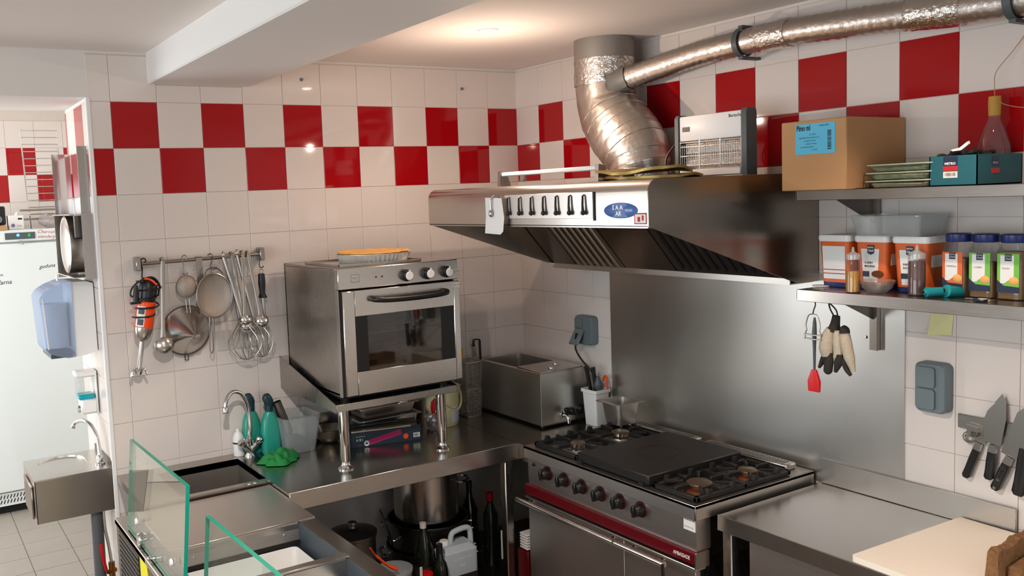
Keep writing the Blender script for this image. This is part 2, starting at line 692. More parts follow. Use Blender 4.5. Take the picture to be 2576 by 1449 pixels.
# grout bed behind the tiles (part of each wall)
obj('grout_bed', G().box(DX + .001, -.001, -.0012, .001, .3, 2.747), MT['grout'], wall_back, ang=0)
obj('grout_bed', G().box(-.0012, .001, -3.2, -.001, .3, 2.747), MT['grout'], wall_right, ang=0)
for row in range(-8, 2):
    z = ZB + row * TH
    for c in range(12):
        x1 = -c * TW
        w = TW if c < 11 else .095
        red = (row == 0 and c % 2 == 0) or (row == -1 and c % 2 == 1)
        h = TH if row < 1 else .2
        if row == 1 and -2.05 < x1 - w / 2 < -1.56:
            h = .077
        tile(wall_back, (x1 - w + J / 2, -.0012, z + J / 2), w - J, h - J, 'red' if red else 'tile')
for row in range(-8, 2):
    z = ZB + row * TH
    for c in range(16):
        y1 = -c * TW
        if row < -4 and row > -9 and 4 <= c <= 10:
            continue                     # covered by the steel splashback
        red = (row == 0 and c % 2 == 1) or (row == -1 and c % 2 == 0)
        tile(wall_right, (-.0012, y1 - J / 2, z + J / 2), TW - J, TH - J, 'red' if red else 'tile', 'x')
# jamb tiles (facing -x, seen edge on through the doorway)
obj('grout_bed', G().box(DX - .0012, DX + .001, .001, .549, .3, 2.55), MT['grout'], wall_back, ang=0)
for row in range(-10, 2):
    z = ZB + row * TH
    ys = [.012, .105, .305, .505, .548]
    for c in range(4):
        w = ys[c + 1] - ys[c]
        red = (row == 0 and c % 2 == 1) or (row == -1 and c % 2 == 0)
        h = TH if row < 1 else .012
        if row == 1:
            continue
        tile(wall_back, (DX - .0012, ys[c + 1] - J / 2, z + J / 2), w - J, h - J, 'red' if red else 'tile', 'x')
struct('trim_doorway', G().box(DX - .008, DX + .012, -.008, .012, .3, 2.562, .003), MT['white'])
# far wall tiles
for row in range(-4, 2):
    for c in range(-1, 6):
        x0 = -2.27 + (c - 2) * .205
        red = (row == 0 and c % 2 == 0) or (row == -1 and c % 2 == 1)
        tile(wall_far, (x0, 3.36, 2.367 + row * .205), .205 - J, .205 - J, 'red' if red else 'tile')
# floor tiles
for i in range(5):
    for k in range(12):
        tile(floor, (-3.25 + i * TS, .0 + k * TS + .2 + TS - .004, -.006), TS - .004, TS - .004, 'floor', 'z', .006)
for i in range(4):
    for k in range(4):
        tile(floor, (-3.5 + i * .3, -1.0 + k * .3 + .3, -.006), .296, .296, 'floor', 'z', .006)

# small wall plugs / old screw holes
for nm, p, lab in (('wall_plug', (-1.298, 0, 2.664), 'small grey wall plug left in the tiles to the right of the ceiling beam'),
                   ('wall_plug', (-.368, 0, 2.644), 'small grey wall plug left in the tiles above the second red tile from the corner')):
    obj(nm, G().cyl((p[0], -.0165, p[2]), (p[0], -.004, p[2]), .006, .009, 10), MT['greyp'], label=lab, cat='wall plug',
        group='old wall plugs')

# ================================================================== CEILING SPOT
LX, LY = -.853, -.945
sp = thing('ceiling_spotlight', 'small round lit spotlight set in the ceiling in front of the back wall', 'lamp', (LX, LY, H))
obj('trim_ring', G().lathe((LX, LY, H), [(.030, -.001), (.031, -.006), (.043, -.004), (.045, 0)], 28), MT['white'], sp)
obj('bulb', G().lathe((LX, LY, H), [(0, -.012), (.015, -.011), (.026, -.007), (.030, -.001)], 24), MT['lamp'], sp)


def fill_light(name, loc, power, col, rad=.03, parent=None):
    d = bpy.data.lights.new(name, 'POINT')
    d.energy, d.color, d.shadow_soft_size = power, col, rad
    o = bpy.data.objects.new(name, d)
    COL.objects.link(o)
    o.location = loc
    return o


WARM = (1.0, .75, .59)
fill_light('spot_and_fill_light', (LX, LY, H - .36), 10, WARM, .009)  # added fill floating below the lamp, spreads a softer glow over the ceiling


def spot_and_fill(loc, power, cone, col=WARM):
    d = bpy.data.lights.new('spot_and_fill_light', 'SPOT')
    d.energy, d.color, d.shadow_soft_size = power, col, .012
    d.spot_size, d.spot_blend = math.radians(cone), .5
    o = bpy.data.objects.new('spot_and_fill_light', d)
    COL.objects.link(o)
    o.location = loc


spot_and_fill((LX, LY, H - .04), 15, 148)
# the further recessed downlights of the same ceiling (outside the frame)
for q, w_ in (((-.72, -2.75), 45), ((-3.4, -1.8), 14), ((-3.4, -4.4), 20), ((-.85, -4.5), 30), ((-5.2, -3.0), 14)):
    spot_and_fill((q[0], q[1], H - .03), w_, 105)
spot_and_fill((-2.6, -2.5, H - .03), 150, 150, (1.0, .92, .85))  # added fill lamp out of view, brightens the bain-marie corner

# ================================================================== SPLASHBACK
g = G().box(-.0115, -.0055, -2.228, -.732, .90, 1.72)
obj('splashback_panel', g, MT['splash'], label='tall plain brushed steel splashback panel behind the cooking range', cat='splashback')

# ================================================================== LEFT STEEL COUNTER
ct = .897
cn = thing('steel_counter', 'L-shaped stainless steel counter with sunken sink running along the back wall', 'counter', (-1.2, -.36, .2))
# top: outline with a hole for the sink -> pieces
g = G()
g.box(-2.285, -2.13, -.50, -.006, ct - .03, ct)
g.box(-2.13, -1.76, -.10, -.006, ct - .03, ct)
g.box(-2.13, -1.76, -.50, -.465, ct - .03, ct)
g.box(-1.76, -1.735, -.715, -.006, ct - .03, ct)
g.box(-1.735, -.595, -.715, -.006, ct - .03, ct)
obj('worktop', g, MT['top'], cn)
obj('front_lip', G().box(-1.758, -.60, -.7225, -.7145, ct - .075, ct + .0025, .0018), MT['steel'], cn)
g = G()
g.box(-.592, -.016, -.871, -.006, ct - .03, ct)
g.box(-.60, -.592, -.80, -.715, ct - .075, ct + .0015)
obj('corner_worktop', g, MT['top'], cn)
g = G()
x0, x1, y0, y1, zb = -2.13, -1.76, -.465, -.10, .68
g.box(x0 - .003, x0, y0, y1, zb, ct - .001)
g.box(x1, x1 + .003, y0, y1, zb, ct - .001)
g.box(x0, x1, y0 - .003, y0, zb, ct - .001)
g.box(x0, x1, y1, y1 + .003, zb, ct - .001)
g.box(x0, x1, y0, y1, zb - .003, zb)
g.lathe(((x0 + x1) / 2, (y0 + y1) / 2, zb), [(.0, .001), (.03, .001), (.035, .004), (.04, .0)], 18)
obj('sink_basin', g, MT['sinksteel'], cn)
for x in (-.655,):
    obj('leg', G().box(x - .022, x + .022, -.715, -.672, .0, ct - .03, .004), MT['steelz'], cn)
obj('leg', G().box(-1.72, -1.68, -.69, -.65, 0, ct - .03, .004), MT['steelz'], cn)
obj('leg', G().box(-.58, -.545, -.86, -.82, 0, ct - .03, .004), MT['steelz'], cn)
obj('undershelf', G().box(-1.74, -.03, -.70, -.02, .17, .20, .003), MT['dark_steel'], cn)
obj('back_upstand', G().box(-1.45, -.62, -.0105, -.0055, ct, 1.02), MT['top'], cn)

# ================================================================== OVEN SHELF
ov = thing('oven_shelf', 'steel wall bracket shelf on two round legs carrying the oven', 'shelf', (-1.18, -.3, ct))
SX0, SX1, SZ = -1.487, -.872, 1.200
g = G()
g.box(SX0, SX1, -.625, -.006, SZ - .003, SZ)
g.box(SX0, SX1, -.628, -.622, SZ - .030, SZ + .002, .002)
obj('shelf_plate', g, MT['steel'], ov)
for x in (SX0 - .003, SX1):
    obj('side_plate', G().prism([(-.006, 1.335), (-.006, 1.178), (-.628, SZ - .032), (-.628, SZ + .004)], 0, x, x + .003), MT['steelz'], ov)
for lx, ly in ((-1.422, -.556), (-.924, -.565)):
    g = G().lathe((lx, ly, ct), [(0, 0), (.036, 0), (.036, .005), (.024, .014), (.0195, .024), (.0195, .036), (.0235, .045), (.0235, SZ - ct - .004)], 28)
    obj('leg', g, MT['chrome'], ov)

# ================================================================== OVEN
OX0, OX1, OY0, OY1, OZ0, OZ1 = -1.466, -.864, -.66, -.07, 1.236, 1.787
oven = thing('convection_oven', 'large stainless steel convection oven with glass door on the bracket shelf', 'oven', (-1.165, -.36, SZ))
g = G()
g.box(OX0, OX1, OY0 + .03, OY1, OZ1 - .012, OZ1, .003)          # top
g.box(OX0, OX0 + .012, OY0 + .03, OY1, OZ0, OZ1 - .01, .003)
g.box(OX1 - .012, OX1, OY0 + .03, OY1, OZ0, OZ1 - .01, .003)
g.box(OX0, OX1, OY1 - .012, OY1, OZ0, OZ1)
g.box(OX0, OX1, OY0 + .03, OY1, OZ0, OZ0 + .012)
obj('housing', g, MT['steelz'], oven)
g = G()
g.box(OX0 + .05, OX1 - .05, OY0 + .06, OY0 + .50, 1.31, 1.318)
g.box(OX0 + .05, OX0 + .056, OY0 + .05, OY0 + .50, 1.31, 1.62)
g.box(OX1 - .056, OX1 - .05, OY0 + .05, OY0 + .50, 1.31, 1.62)
g.box(OX0 + .05, OX1 - .05, OY0 + .50, OY0 + .506, 1.31, 1.62)
g.box(OX0 + .05, OX1 - .05, OY0 + .05, OY0 + .50, 1.615, 1.62)
obj('oven_chamber', g, MT['chamber'], oven)
g = G()
for z in (1.375, 1.49):
    for k in range(9):
        yy = OY0 + .07 + k * .048
        g.tube([(OX0 + .06, yy, z), (OX1 - .06, yy, z)], .003, 5)
    g.tube([(OX0 + .06, OY0 + .065, z), (OX1 - .06, OY0 + .065, z)], .006, 6)
obj('oven_rack', g, MT['satin'], oven)
obj('control_panel', G().box(OX0, OX1, OY0, OY0 + .03, 1.697, OZ1, .003), MT['steel'], oven)
g = G()
dz0, dz1 = OZ0 + .004, 1.690
wx0, wx1, wz0, wz1 = -1.398, -.898, 1.340, 1.580
DY = OY0 - .012
g.box(OX0 + .012, wx0, DY, OY0 + .026, dz0, dz1, .003)
g.box(wx1, OX1 - .002, DY, OY0 + .026, dz0, dz1, .003)
g.box(wx0, wx1, DY, OY0 + .026, dz0, wz0, .001)
g.box(wx0, wx1, DY, OY0 + .026, wz1, dz1, .001)
door = obj('oven_door', g, MT['steel'], oven)
for a, b in ((wx0, wx0 + .058), (wx1 - .07, wx1)):
    obj('window_border', G().box(a, b, DY + .003, DY + .008, wz0, wz1), MT['black'], door)
obj('glass_pane', G().box(wx0 + .058, wx1 - .07, DY + .003, DY + .007, wz0, wz1), MT['ovenpane'], door)
obj('door_gap', G().box(OX0 + .001, OX0 + .012, OY0 + .004, OY0 + .03, dz0, dz1), MT['blackm'], oven)
obj('side_edge', G().box(OX0 - .0015, OX0 + .001, OY0 + .004, OY0 + .032, OZ0, OZ1 - .09), MT['satin'], oven)
pts = smooth_path([(-1.315, DY, 1.650), (-1.312, DY - .03, 1.648), (-1.25, DY - .043, 1.643), (-1.13, DY - .046, 1.641), (-1.01, DY - .043, 1.643), (-.952, DY - .03, 1.648), (-.949, DY, 1.650)], 4)
obj('door_handle', G().tube(pts, .0125, 10), MT['black'], door)
for kx in (-1.138, -1.03, -.93):
    kb = obj('knob', G().lathe((kx, OY0, 1.735), [(.026, 0), (.026, .012), (.0215, .014), (.021, .034), (.0, .036)], 24, axis=(0, -1, 0)), MT['black'], oven)
    g = G(Matrix.Translation((kx, OY0 - .0365, 1.735)))
    g.lathe((0, 0, 0), [(0, .003), (.017, .0025), (.0195, 0)], 20, axis=(0, -1, 0))
    g.box(-.003, .003, -.004, 0, .006, .026)
    obj('knob_cap', g, MT['white'], kb)
for sz, sxx in ((1.733, -.90), (1.672, -.90)):
    st = obj('warning_sticker', G().box(sxx, sxx + .035, DY - .0008 if sz < 1.7 else OY0 - .0008, OY0 + .001, sz - .012, sz + .012), MT['label'], oven)
    yy = (DY if sz < 1.7 else OY0) - .0012
    text('△ !  ▪▪'.replace('△', 'A').replace('▪▪', '==='), .012, (sxx + .003, yy, sz), (1, 0, 0), (0, 0, 1), MT['ink'], st)
st = obj('brand_outline', G().box(-1.405, -1.365, OY0 - .0006, OY0 + .001, 1.725, 1.7256), MT['greyp'], oven)
g = G()
for a, b, c, d in ((-1.405, -1.365, 1.726, 1.7275), (-1.405, -1.365, 1.757, 1.7585), (-1.405, -1.4035, 1.726, 1.757), (-1.3665, -1.365, 1.726, 1.757), (-1.396, -1.374, 1.742, 1.744)):
    g.box(a, b, OY0 - .0006, OY0 + .001, c, d)
obj('printed_emblem', g, MT['greyp'], oven)
g = G()
for x in (-1.285, -1.255):
    g.cyl((x, OY0 - .002, 1.74), (x, OY0 + .002, 1.74), .004, n=10)
obj('indicator_light', g, MT['dkred'], oven)
for x, y in ((OX0 + .05, OY0 + .09), (OX1 - .05, OY0 + .09), (OX0 + .05, OY1 - .06), (OX1 - .05, OY1 - .06)):
    obj('foot', G().cyl((x, y, SZ), (x, y, OZ0), .022, .026, 14), MT['black'], oven)
obj('base_plate', G().box(OX0 + .02, OX1 - .02, OY0 + .06, OY1, OZ0 - .02, OZ0), MT['blackm'], oven)

# tray + tart on the oven
tr = obj('baking_tray', G().box(-1.43, -1.02, -.60, -.24, OZ1, OZ1 + .004, .001).box(-1.43, -1.02, -.60, -.597, OZ1 + .003, OZ1 + .012).box(-1.43, -1.02, -.243, -.24, OZ1 + .003, OZ1 + .012)
         .box(-1.43, -1.427, -.60, -.24, OZ1 + .003, OZ1 + .012).box(-1.023, -1.02, -.60, -.24, OZ1 + .003, OZ1 + .012), MT['steel'],
         label='flat metal baking tray lying on top of the oven under the tart', cat='tray')
pc = (-1.175, -.435, OZ1 + .0045)
pie = thing('tart', 'golden baked tart in a fluted foil tin on top of the oven', 'tart', pc)
g = G()
n = 96
rings = []
for r, z in ((0, 0), (.150, 0), (.168, .036), (.176, .038), (.176, .040), (.166, .037), (.148, .004), (0, .004)):
    if r == 0:
        rings.append([(pc[0], pc[1], pc[2] + z)])
    else:
        rings.append([(pc[0] + (r + (.004 if i % 2 else -.004) * (z < .0375)) * math.cos(2 * PI * i / n), pc[1] + (r + (.004 if i % 2 else -.004) * (z < .0375)) * math.sin(2 * PI * i / n), pc[2] + z) for i in range(n)])
g.loft(rings[1:-1], caps=True)
obj('foil_tin', g, MT['tinfoil'], pie, ang=0)
g = G().lathe(pc, [(.143, .012), (.160, .040), (.167, .046), (.160, .048), (.150, .039), (0, .042)], 48)
for v in g.b.verts:
    v.co.z += random.uniform(-.002, .002)
obj('pastry', g, MT['pastry'], pie)

# ================================================================== HOOD
hd = thing('extractor_hood', 'wide stainless steel extractor hood mounted on the right wall above the range', 'extractor hood', (-.4, -1.19, 1.69))
HY0, HY1 = -1.885, -.50      # right end, left end
FX = -.905
prof = [(FX, 1.945), (FX, 2.062)] + [(FX + .042 - .042 * math.cos(t), 2.062 + .042 * math.sin(t)) for t in (PI / 8, PI / 4, 3 * PI / 8, PI / 2)] + [(-.012, 2.106)]
g = G()
inner = [(x + .004, z - .004) for x, z in prof]
A = [g.v((x, HY0, z)) for x, z in prof]
B = [g.v((x, HY1, z)) for x, z in prof]
for i in range(len(A) - 1):
    g.f([A[i], A[i + 1], B[i + 1], B[i]])
A2 = [g.v((x, HY0, z)) for x, z in inner]
B2 = [g.v((x, HY1, z)) for x, z in inner]
for i in range(len(A2) - 1):
    g.f([A2[i + 1], A2[i], B2[i], B2[i + 1]])
g.box(FX, FX + .03, HY0, HY1, 1.940, 1.948)
obj('front_cover', g, MT['hood'], hd)
endp = prof + [(-.012, 1.690), (-.135, 1.690)]
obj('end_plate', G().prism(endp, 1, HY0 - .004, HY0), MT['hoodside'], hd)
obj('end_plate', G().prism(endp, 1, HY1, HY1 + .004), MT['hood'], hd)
g = G().box(-.175, -.04, HY0, HY1, 1.688, 1.692).box(-.178, -.172, HY0, HY1, 1.688, 1.712).box(-.045, -.04, HY0, HY1, 1.69, 1.75)
obj('grease_gutter', g, MT['steely'], hd)
obj('back_plate', G().box(-.012, -.006, HY0, HY1, 1.70, 2.10), MT['dark_steel'], hd)
# filters on a 45 degree plane
P0, P1 = (-.172, 1.705), (-.52, 2.09)


def fpt(t, off=0.0):
    dx, dz = P1[0] - P0[0], P1[1] - P0[1]
    L = math.hypot(dx, dz)
    return (P0[0] + dx * t - dz / L * off * -1 * -1, P0[1] + dz * t + dx / L * off)


for ya, yb, style in ((-.505, -.68, 'plain'), (-.68, -1.02, 'bars'), (-1.02, -1.33, 'plain'), (-1.33, -1.88, 'slots')):
    a, b = fpt(0), fpt(1)
    c, d = fpt(1, -.012), fpt(0, -.012)
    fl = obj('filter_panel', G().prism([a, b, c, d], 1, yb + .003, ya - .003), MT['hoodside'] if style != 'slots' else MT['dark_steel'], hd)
    if style == 'bars':
        for k in range(7):
            y = ya - .035 - k * .045
            a, b = fpt(.03, .004), fpt(.97, .004)
            obj('baffle', G().tube([(a[0], y, a[1]), (b[0], y, b[1])], .009, 8), MT['satin'], fl)
    if style == 'slots':
        for k in range(11):
            y = ya - .05 - k * .045
            a, b = fpt(.06, .003), fpt(.80, .003)
            obj('slot', G().tube([(a[0], y, a[1]), (b[0], y, b[1])], .007, 6), MT['blackm'], fl)
# hook strip with seven hooks
hs = obj('hook_strip', G().box(FX - .003, FX, -1.622, -1.095, 1.972, 2.068, .001), MT['steely'], hd)
for k in range(7):
    y = -1.125 - k * .0755
    g = G().tube([(FX - .004, y, 2.058), (FX - .010, y, 2.055), (FX - .012, y, 2.02), (FX - .012, y - .002, 1.998)], [.003, .004, .0045, .006], 8)
    g.sphere((FX - .012, y - .002, 1.994), .0095, 10, 6)
    obj('hook', g, MT['black'], hs)
obj('strip_edge', G().box(FX - .006, FX, -1.63, -1.6255, 1.965, 2.068), MT['black'], hs)
bd = obj('badge', G().lathe((FX - .001, -1.759, 2.0), [(0, .0025), (.024, .002), (.026, 0)], 40, axis=(-1, 0, 0), sx=3.15, sy=1.05), MT['logo'], hd)
text('S A A', .022, (FX - .0042, -1.722, 2.010), (0, -1, 0), (0, 0, 1), MT['white'], bd, bold=.0006)
text('AR', .022, (FX - .0042, -1.738, 1.989), (0, -1, 0), (0, 0, 1), MT['white'], bd, bold=.0006)
text('FROID', .012, (FX - .0042, -1.785, 2.000), (0, -1, 0), (0, 0, 1), MT['white'], bd)
stk = obj('red_white_sticker', G().box(FX - .0012, FX, -1.882, -1.824, 1.953, 1.992), MT['label'], hd)
g = G()
for a, b, c, d in ((-1.881, -1.825, 1.987, 1.991), (-1.881, -1.825, 1.954, 1.957), (-1.881, -1.878, 1.954, 1.991), (-1.828, -1.825, 1.954, 1.991), (-1.868, -1.860, 1.966, 1.983), (-1.852, -1.84, 1.962, 1.978)):
    g.box(FX - .0018, FX - .001, a, b, c, d)
obj('sticker_print', g, MT['redink'], stk)

# paper slips on the leftmost hook
g = G()
for k in range(5):
    o = k * .003
    g.loft([[(FX - .014 - o * .4, -.975 - o, 2.060), (FX - .014 - o * .4, -1.085 - o, 2.056), (FX - .0145 - o * .4, -1.085 - o, 2.056), (FX - .0145 - o * .4, -.975 - o, 2.060)],
            [(FX - .020 - o * .4, -.985 - o, 1.98), (FX - .016 - o * .4, -1.09 - o * 2, 1.978), (FX - .0165 - o * .4, -1.09 - o * 2, 1.978), (FX - .0205 - o * .4, -.985 - o, 1.98)],
            [(FX - .018 - o * .4, -.972 - o, 1.912 + o), (FX - .018 - o * .4, -1.082 - o * 2, 1.908 + o), (FX - .0185 - o * .4, -1.082 - o * 2, 1.908 + o), (FX - .0185 - o * .4, -.972 - o, 1.912 + o)]])
t = obj('paper_slips', g, MT['paper'], label='bundle of white paper order slips hanging on the front of the hood', cat='paper slips')
obj('clip', G().tube([(FX - .012, -1.035, 2.068), (FX - .031, -1.036, 2.05), (FX - .030, -1.037, 2.01)], .0035, 8).sphere((FX - .031, -1.037, 1.995), .010, 10, 6, sz=1.6), MT['satin'], t)

# bar with end brackets on the hood
bar = thing('towel_bar', 'pale metal rail with end brackets lying on top of the hood', 'rail', (-.74, -1.15, 2.106))
obj('rod', G().box(-.752, -.732, -1.475, -.865, 2.148, 2.166, .004), MT['white'], bar)
for y in (-.865, -1.49):
    obj('end_bracket', G().prism([(-.76, 2.106), (-.70, 2.106), (-.722, 2.165), (-.755, 2.172)], 1, y, y + .02), MT['satin'], bar)
obj('screw_clamp', G().cyl((-.742, -1.02, 2.13), (-.742, -.995, 2.13), .009, n=10).box(-.748, -.736, -1.022, -.993, 2.128, 2.15), MT['satin'], bar)

# gold cake boards
for k, (lab, z, r, dx) in enumerate((('dark underside gold cake board lying lowest on the hood beside the duct', 2.107, .20, .02), ('wavy shiny gold cake board lying uppermost on the hood beside the duct', 2.124, .19, -.02))):
    g = G()
    nn = 36
    top, bot = [], []
    for i in range(nn):
        t = 2 * PI * i / nn
        w = (.010 if k else .004) * math.sin(3 * t + k) + .003 * math.sin(7 * t) + (.008 if k else 0)
        p = (-.62 + dx + r * .8 * math.cos(t), -1.60 + .0 * k + r * 1.05 * math.sin(t))
        top.append((p[0], p[1], z + .010 + max(w, 0)))
        bot.append((p[0], p[1], z + max(w, 0)))
    g.loft([bot, top])
    obj('cake_board', g, MT['gold'], label=lab, cat='cake board')

# ================================================================== GAS RANGE
RX0, RX1, RY0, RY1 = -.690, -.022, -1.875, -.878        # y: right end, left end
rg = thing('gas_range', 'wide stainless steel gas range with red band, four burners and a solid top plate', 'range', (-.35, -1.376, 0))
g = G()
g.box(-.655, RX1, RY0 + .03, RY1 - .03, .12, .70)
obj('body', g, MT['steelz'], rg)
for x in (-.61, -.08):
    for y in (RY0 + .07, RY1 - .07):
        obj('foot', G().cyl((x, y, 0), (x, y, .12), .022, n=12), MT['satin'], rg)
g = G()
g.box(RX0, RX1, RY0, RY1, .927, .940, .002)
g.box(RX0, RX0 + .006, RY0, RY1, .885, .940, .002)
g.box(RX0, RX1, RY0, RY0 + .006, .885, .940, .002)
g.box(RX0, RX1, RY1 - .006, RY1, .885, .940, .002)
obj('top_frame', g, MT['steely'], rg)
obj('control_panel', G().prism([(-.672, .765), (-.676, .928), (-.60, .928), (-.60, .765)], 1, RY0 + .012, RY1 - .012), MT['steely'], rg)
g = G().prism([(-.690, .762), (-.690, .722), (-.660, .712), (-.62, .712), (-.62, .764), (-.684, .764)], 1, RY0 + .004, RY1 - .004)
band = obj('red_band', g, MT['dkred'], rg, label='dark red enamel band across the front')
obj('band_end', G().prism([(-.691, .765), (-.691, .708), (-.62, .708), (-.62, .765)], 1, RY0, RY0 + .006), MT['satin'], band)
text('AMBASSADE', .020, (-.6908, -1.768, .742), (0, -1, 0), (0, 0, 1), MT['white'], band, bold=.0004, sx=.72)
obj('lower_lip', G().box(-.690, -.64, RY0, RY1, .700, .710, .002), MT['steely'], rg)
YS = -1.502
for nm, ya, yb in (('l', RY1 - .015, YS + .001), ('r', YS - .001, RY0 + .012)):
    d = obj('oven_door', G().box(-.680, -.655, yb, ya, .17, .694, .001), MT['steely'], rg)
    a, b = (-.862, -1.488) if nm == 'l' else (-1.498, -1.752)
    g = G().tube([(-.722, a, .693), (-.722, b, .693)], .0125, 14)
    h = obj('door_handle', g, MT['handle'], d)
    g = G()
    for y in (a - .06, b + .045):
        obj('handle_post', G().cyl((-.722, y, .693), (-.678, y, .686), .007, n=10), MT['satin'], h)
for k in range(6):
    y = -1.030 - .1125 * k
    kn = obj('knob', G().lathe((-.674, y, .846), [(0, .006), (.030, .006), (.0315, .003), (.0315, 0)], 26, axis=(-1, 0, 0)), MT['knobred'], rg)
    g = G().lathe((-.680, y, .846), [(.0255, 0), (.0245, .012), (.0215, .030), (.018, .034), (0, .035)], 22, axis=(-1, 0, 0))
    g.box(-.722, -.70, y - .006, y + .006, .822, .870, .003)
    obj('grip', g, MT['black'], kn)
    obj('white_mark', G().box(-.676, -.6745, y - .002, y + .002, .886, .897), MT['white'], rg)
obj('piezo_button', G().cyl((-.673, -.935, .862), (-.680, -.935, .862), .0075, n=12), MT['black'], rg)
st = obj('service_sticker', G().box(-.6775, -.6745, -1.862, -1.808, .838, .892), MT['label'], rg, label='small white and red service sticker')
text('HOSCOTEL', .0125, (-.678, -1.810, .879), (0, -1, 0), (0, 0, 1), MT['redink'], st, bold=.0003, sx=.78)
text('04 42 02 10 05', .0068, (-.678, -1.812, .850), (0, -1, 0), (0, 0, 1), MT['ink'], st)


def pan_support(ya, yb, burners, side):
    """cast-iron frame with fingers round two burners"""
    g = G()
    z0, z1 = .942, .962
    xa, xb = -.662, -.140
    f = .020
    g.box(xa, xb, ya - f, ya, z0, z1, .004)
    g.box(xa, xb, yb, yb + f, z0, z1, .004)
    g.box(xa, xa + f, yb, ya, z0, z1, .004)
    g.box(xb - f, xb, yb, ya, z0, z1, .004)
    xm = (xa + xb) / 2
    g.box(xm - .008, xm + .008, yb, ya, z0, z1 + .004, .003)
    for bx, by, br in burners:
        for ang in (45, 135, 225, 315):
            t = math.radians(ang)
            p = [(bx + (br + .012) * math.cos(t), by + (br + .012) * math.sin(t), z1 + .006), (bx + (br + .075) * math.cos(t), by + min(max((br + .075) * math.sin(t), yb + .012 - by), ya - .012 - by), z1 + .004)]
            g.tube(p, [.006, .008], 6)
        g.box(bx - .006, bx + .006, yb + .004, by - br - .015, z1 - .008, z1 + .012, .003)
        g.box(bx - .006, bx + .006, by + br + .015, ya - .004, z1 - .008, z1 + .012, .003)
    for y in (ya - f / 2, yb + f / 2):
        for x in (xa + .07, xm - .06, xm + .06, xb - .07):
            g.prism([(x - .012, z1 - .002), (x + .012, z1 - .002), (x + .006, z1 + .017), (x - .006, z1 + .017)], 1, y - .009, y + .009)
    for bx, by, br in burners:
        for s_ in (-1, 1):
            g.box(bx + s_ * (br + .012), bx + s_ * (br + .085), by - .006, by + .006, z1 - .006, z1 + .013, .003)
    return obj('pan_support', g, MT['iron'], rg)


L = [(-.535, -1.072, .033), (-.265, -1.055, .040)]
Rr = [(-.530, -1.752, .046), (-.275, -1.765, .035)]
pan_support(-.922, -1.212, L, 0)
pan_support(-1.640, -1.858, Rr, 1)
for (bx, by, br), cm, bm in zip(L + Rr, ('brass', 'brass', 'brass', 'brass'), ('satin', 'satin', 'rust', 'rust')):
    bb = obj('burner', G().lathe((bx, by, .940), [(br * 1.5, 0), (br * 1.45, .006), (br * .8, .009), (br * .75, .018), (0, .018)], 22), MT[bm], rg)
    obj('burner_cap', G().lathe((bx, by, .958), [(br * .7, 0), (br * 1.02, .003), (br * 1.02, .009), (br * .9, .012), (0, .013)], 24), MT[cm], bb)
g = G().box(-.672, -.150, -1.632, -1.228, .948, .986, .004)
obj('top_plate', g, MT['plate'], rg)
obj('plate_ring', G().lathe((-.41, -1.43, .9862), [(.085, 0), (.086, .0008), (.088, .0008), (.089, 0)], 40), MT['iron'], rg)
for y in (-1.25, -1.60):
    obj('plate_foot', G().box(-.682, -.66, y - .012, y + .012, .94, .957), MT['iron'], rg)
for ya, yb in ((-.965, -1.345), (-1.392, -1.82)):
    v = obj('flue_cover', G().box(-.118, -.052, yb, ya, .94, .966, .006), MT['satin'], rg)
    n = int((ya - yb - .03) / .014)
    g = G()
    for k in range(n):
        y = ya - .02 - k * .014
        g.box(-.108, -.066, y - .004, y + .001, .9655, .9668)
    obj('vent_slots', g, MT['black'], v, kind='stuff')
obj('poker_hook', G().tube(smooth_path([(-.735, -1.757, .700), (-.738, -1.762, .66), (-.738, -1.765, .62), (-.732, -1.752, .59), (-.732, -1.752, .40)], 4), .006, 8), MT['black'],
    label='black bent poker hook hanging on the right end of the range door handle', cat='hook')

# ================================================================== RIGHT WORKTOP
wt = thing('prep_table', 'stainless steel prep table with low backsplash at the right of the range', 'table', (-.32, -2.7, 0))
WY0, WY1 = -3.6, -1.897
g = G()
g.box(-.602, -.020, WY0, WY1, .872, .899)
g.box(-.6035, -.598, WY0, WY1, .842, .9005, .002)
g.box(-.602, -.020, WY1 - .004, WY1, .842, .899)
obj('worktop', g, MT['topy'], wt)
obj('backsplash', G().box(-.0215, -.0135, -2.602, WY1 - .006, .90, .995, .002), MT['splash'], wt)
for x in (-.575, -.06):
    for y in (WY1 - .035, WY0 + .05):
        obj('leg', G().box(x - .02, x + .02, y - .02, y + .02, 0, .872, .003), MT['steelz'], wt)
g = G().box(-.555, -.54, WY0 + .1, WY1 - .10, .12, .83)
obj('cabinet_panel', g, MT['steely'], wt)
obj('cabinet_panel', G().box(-.55, -.05, WY1 - .115, WY1 - .10, .12, .83), MT['steelz'], wt)
obj('lower_shelf', G().box(-.58, -.04, WY0 + .05, WY1 - .03, .10, .12), MT['steely'], wt)

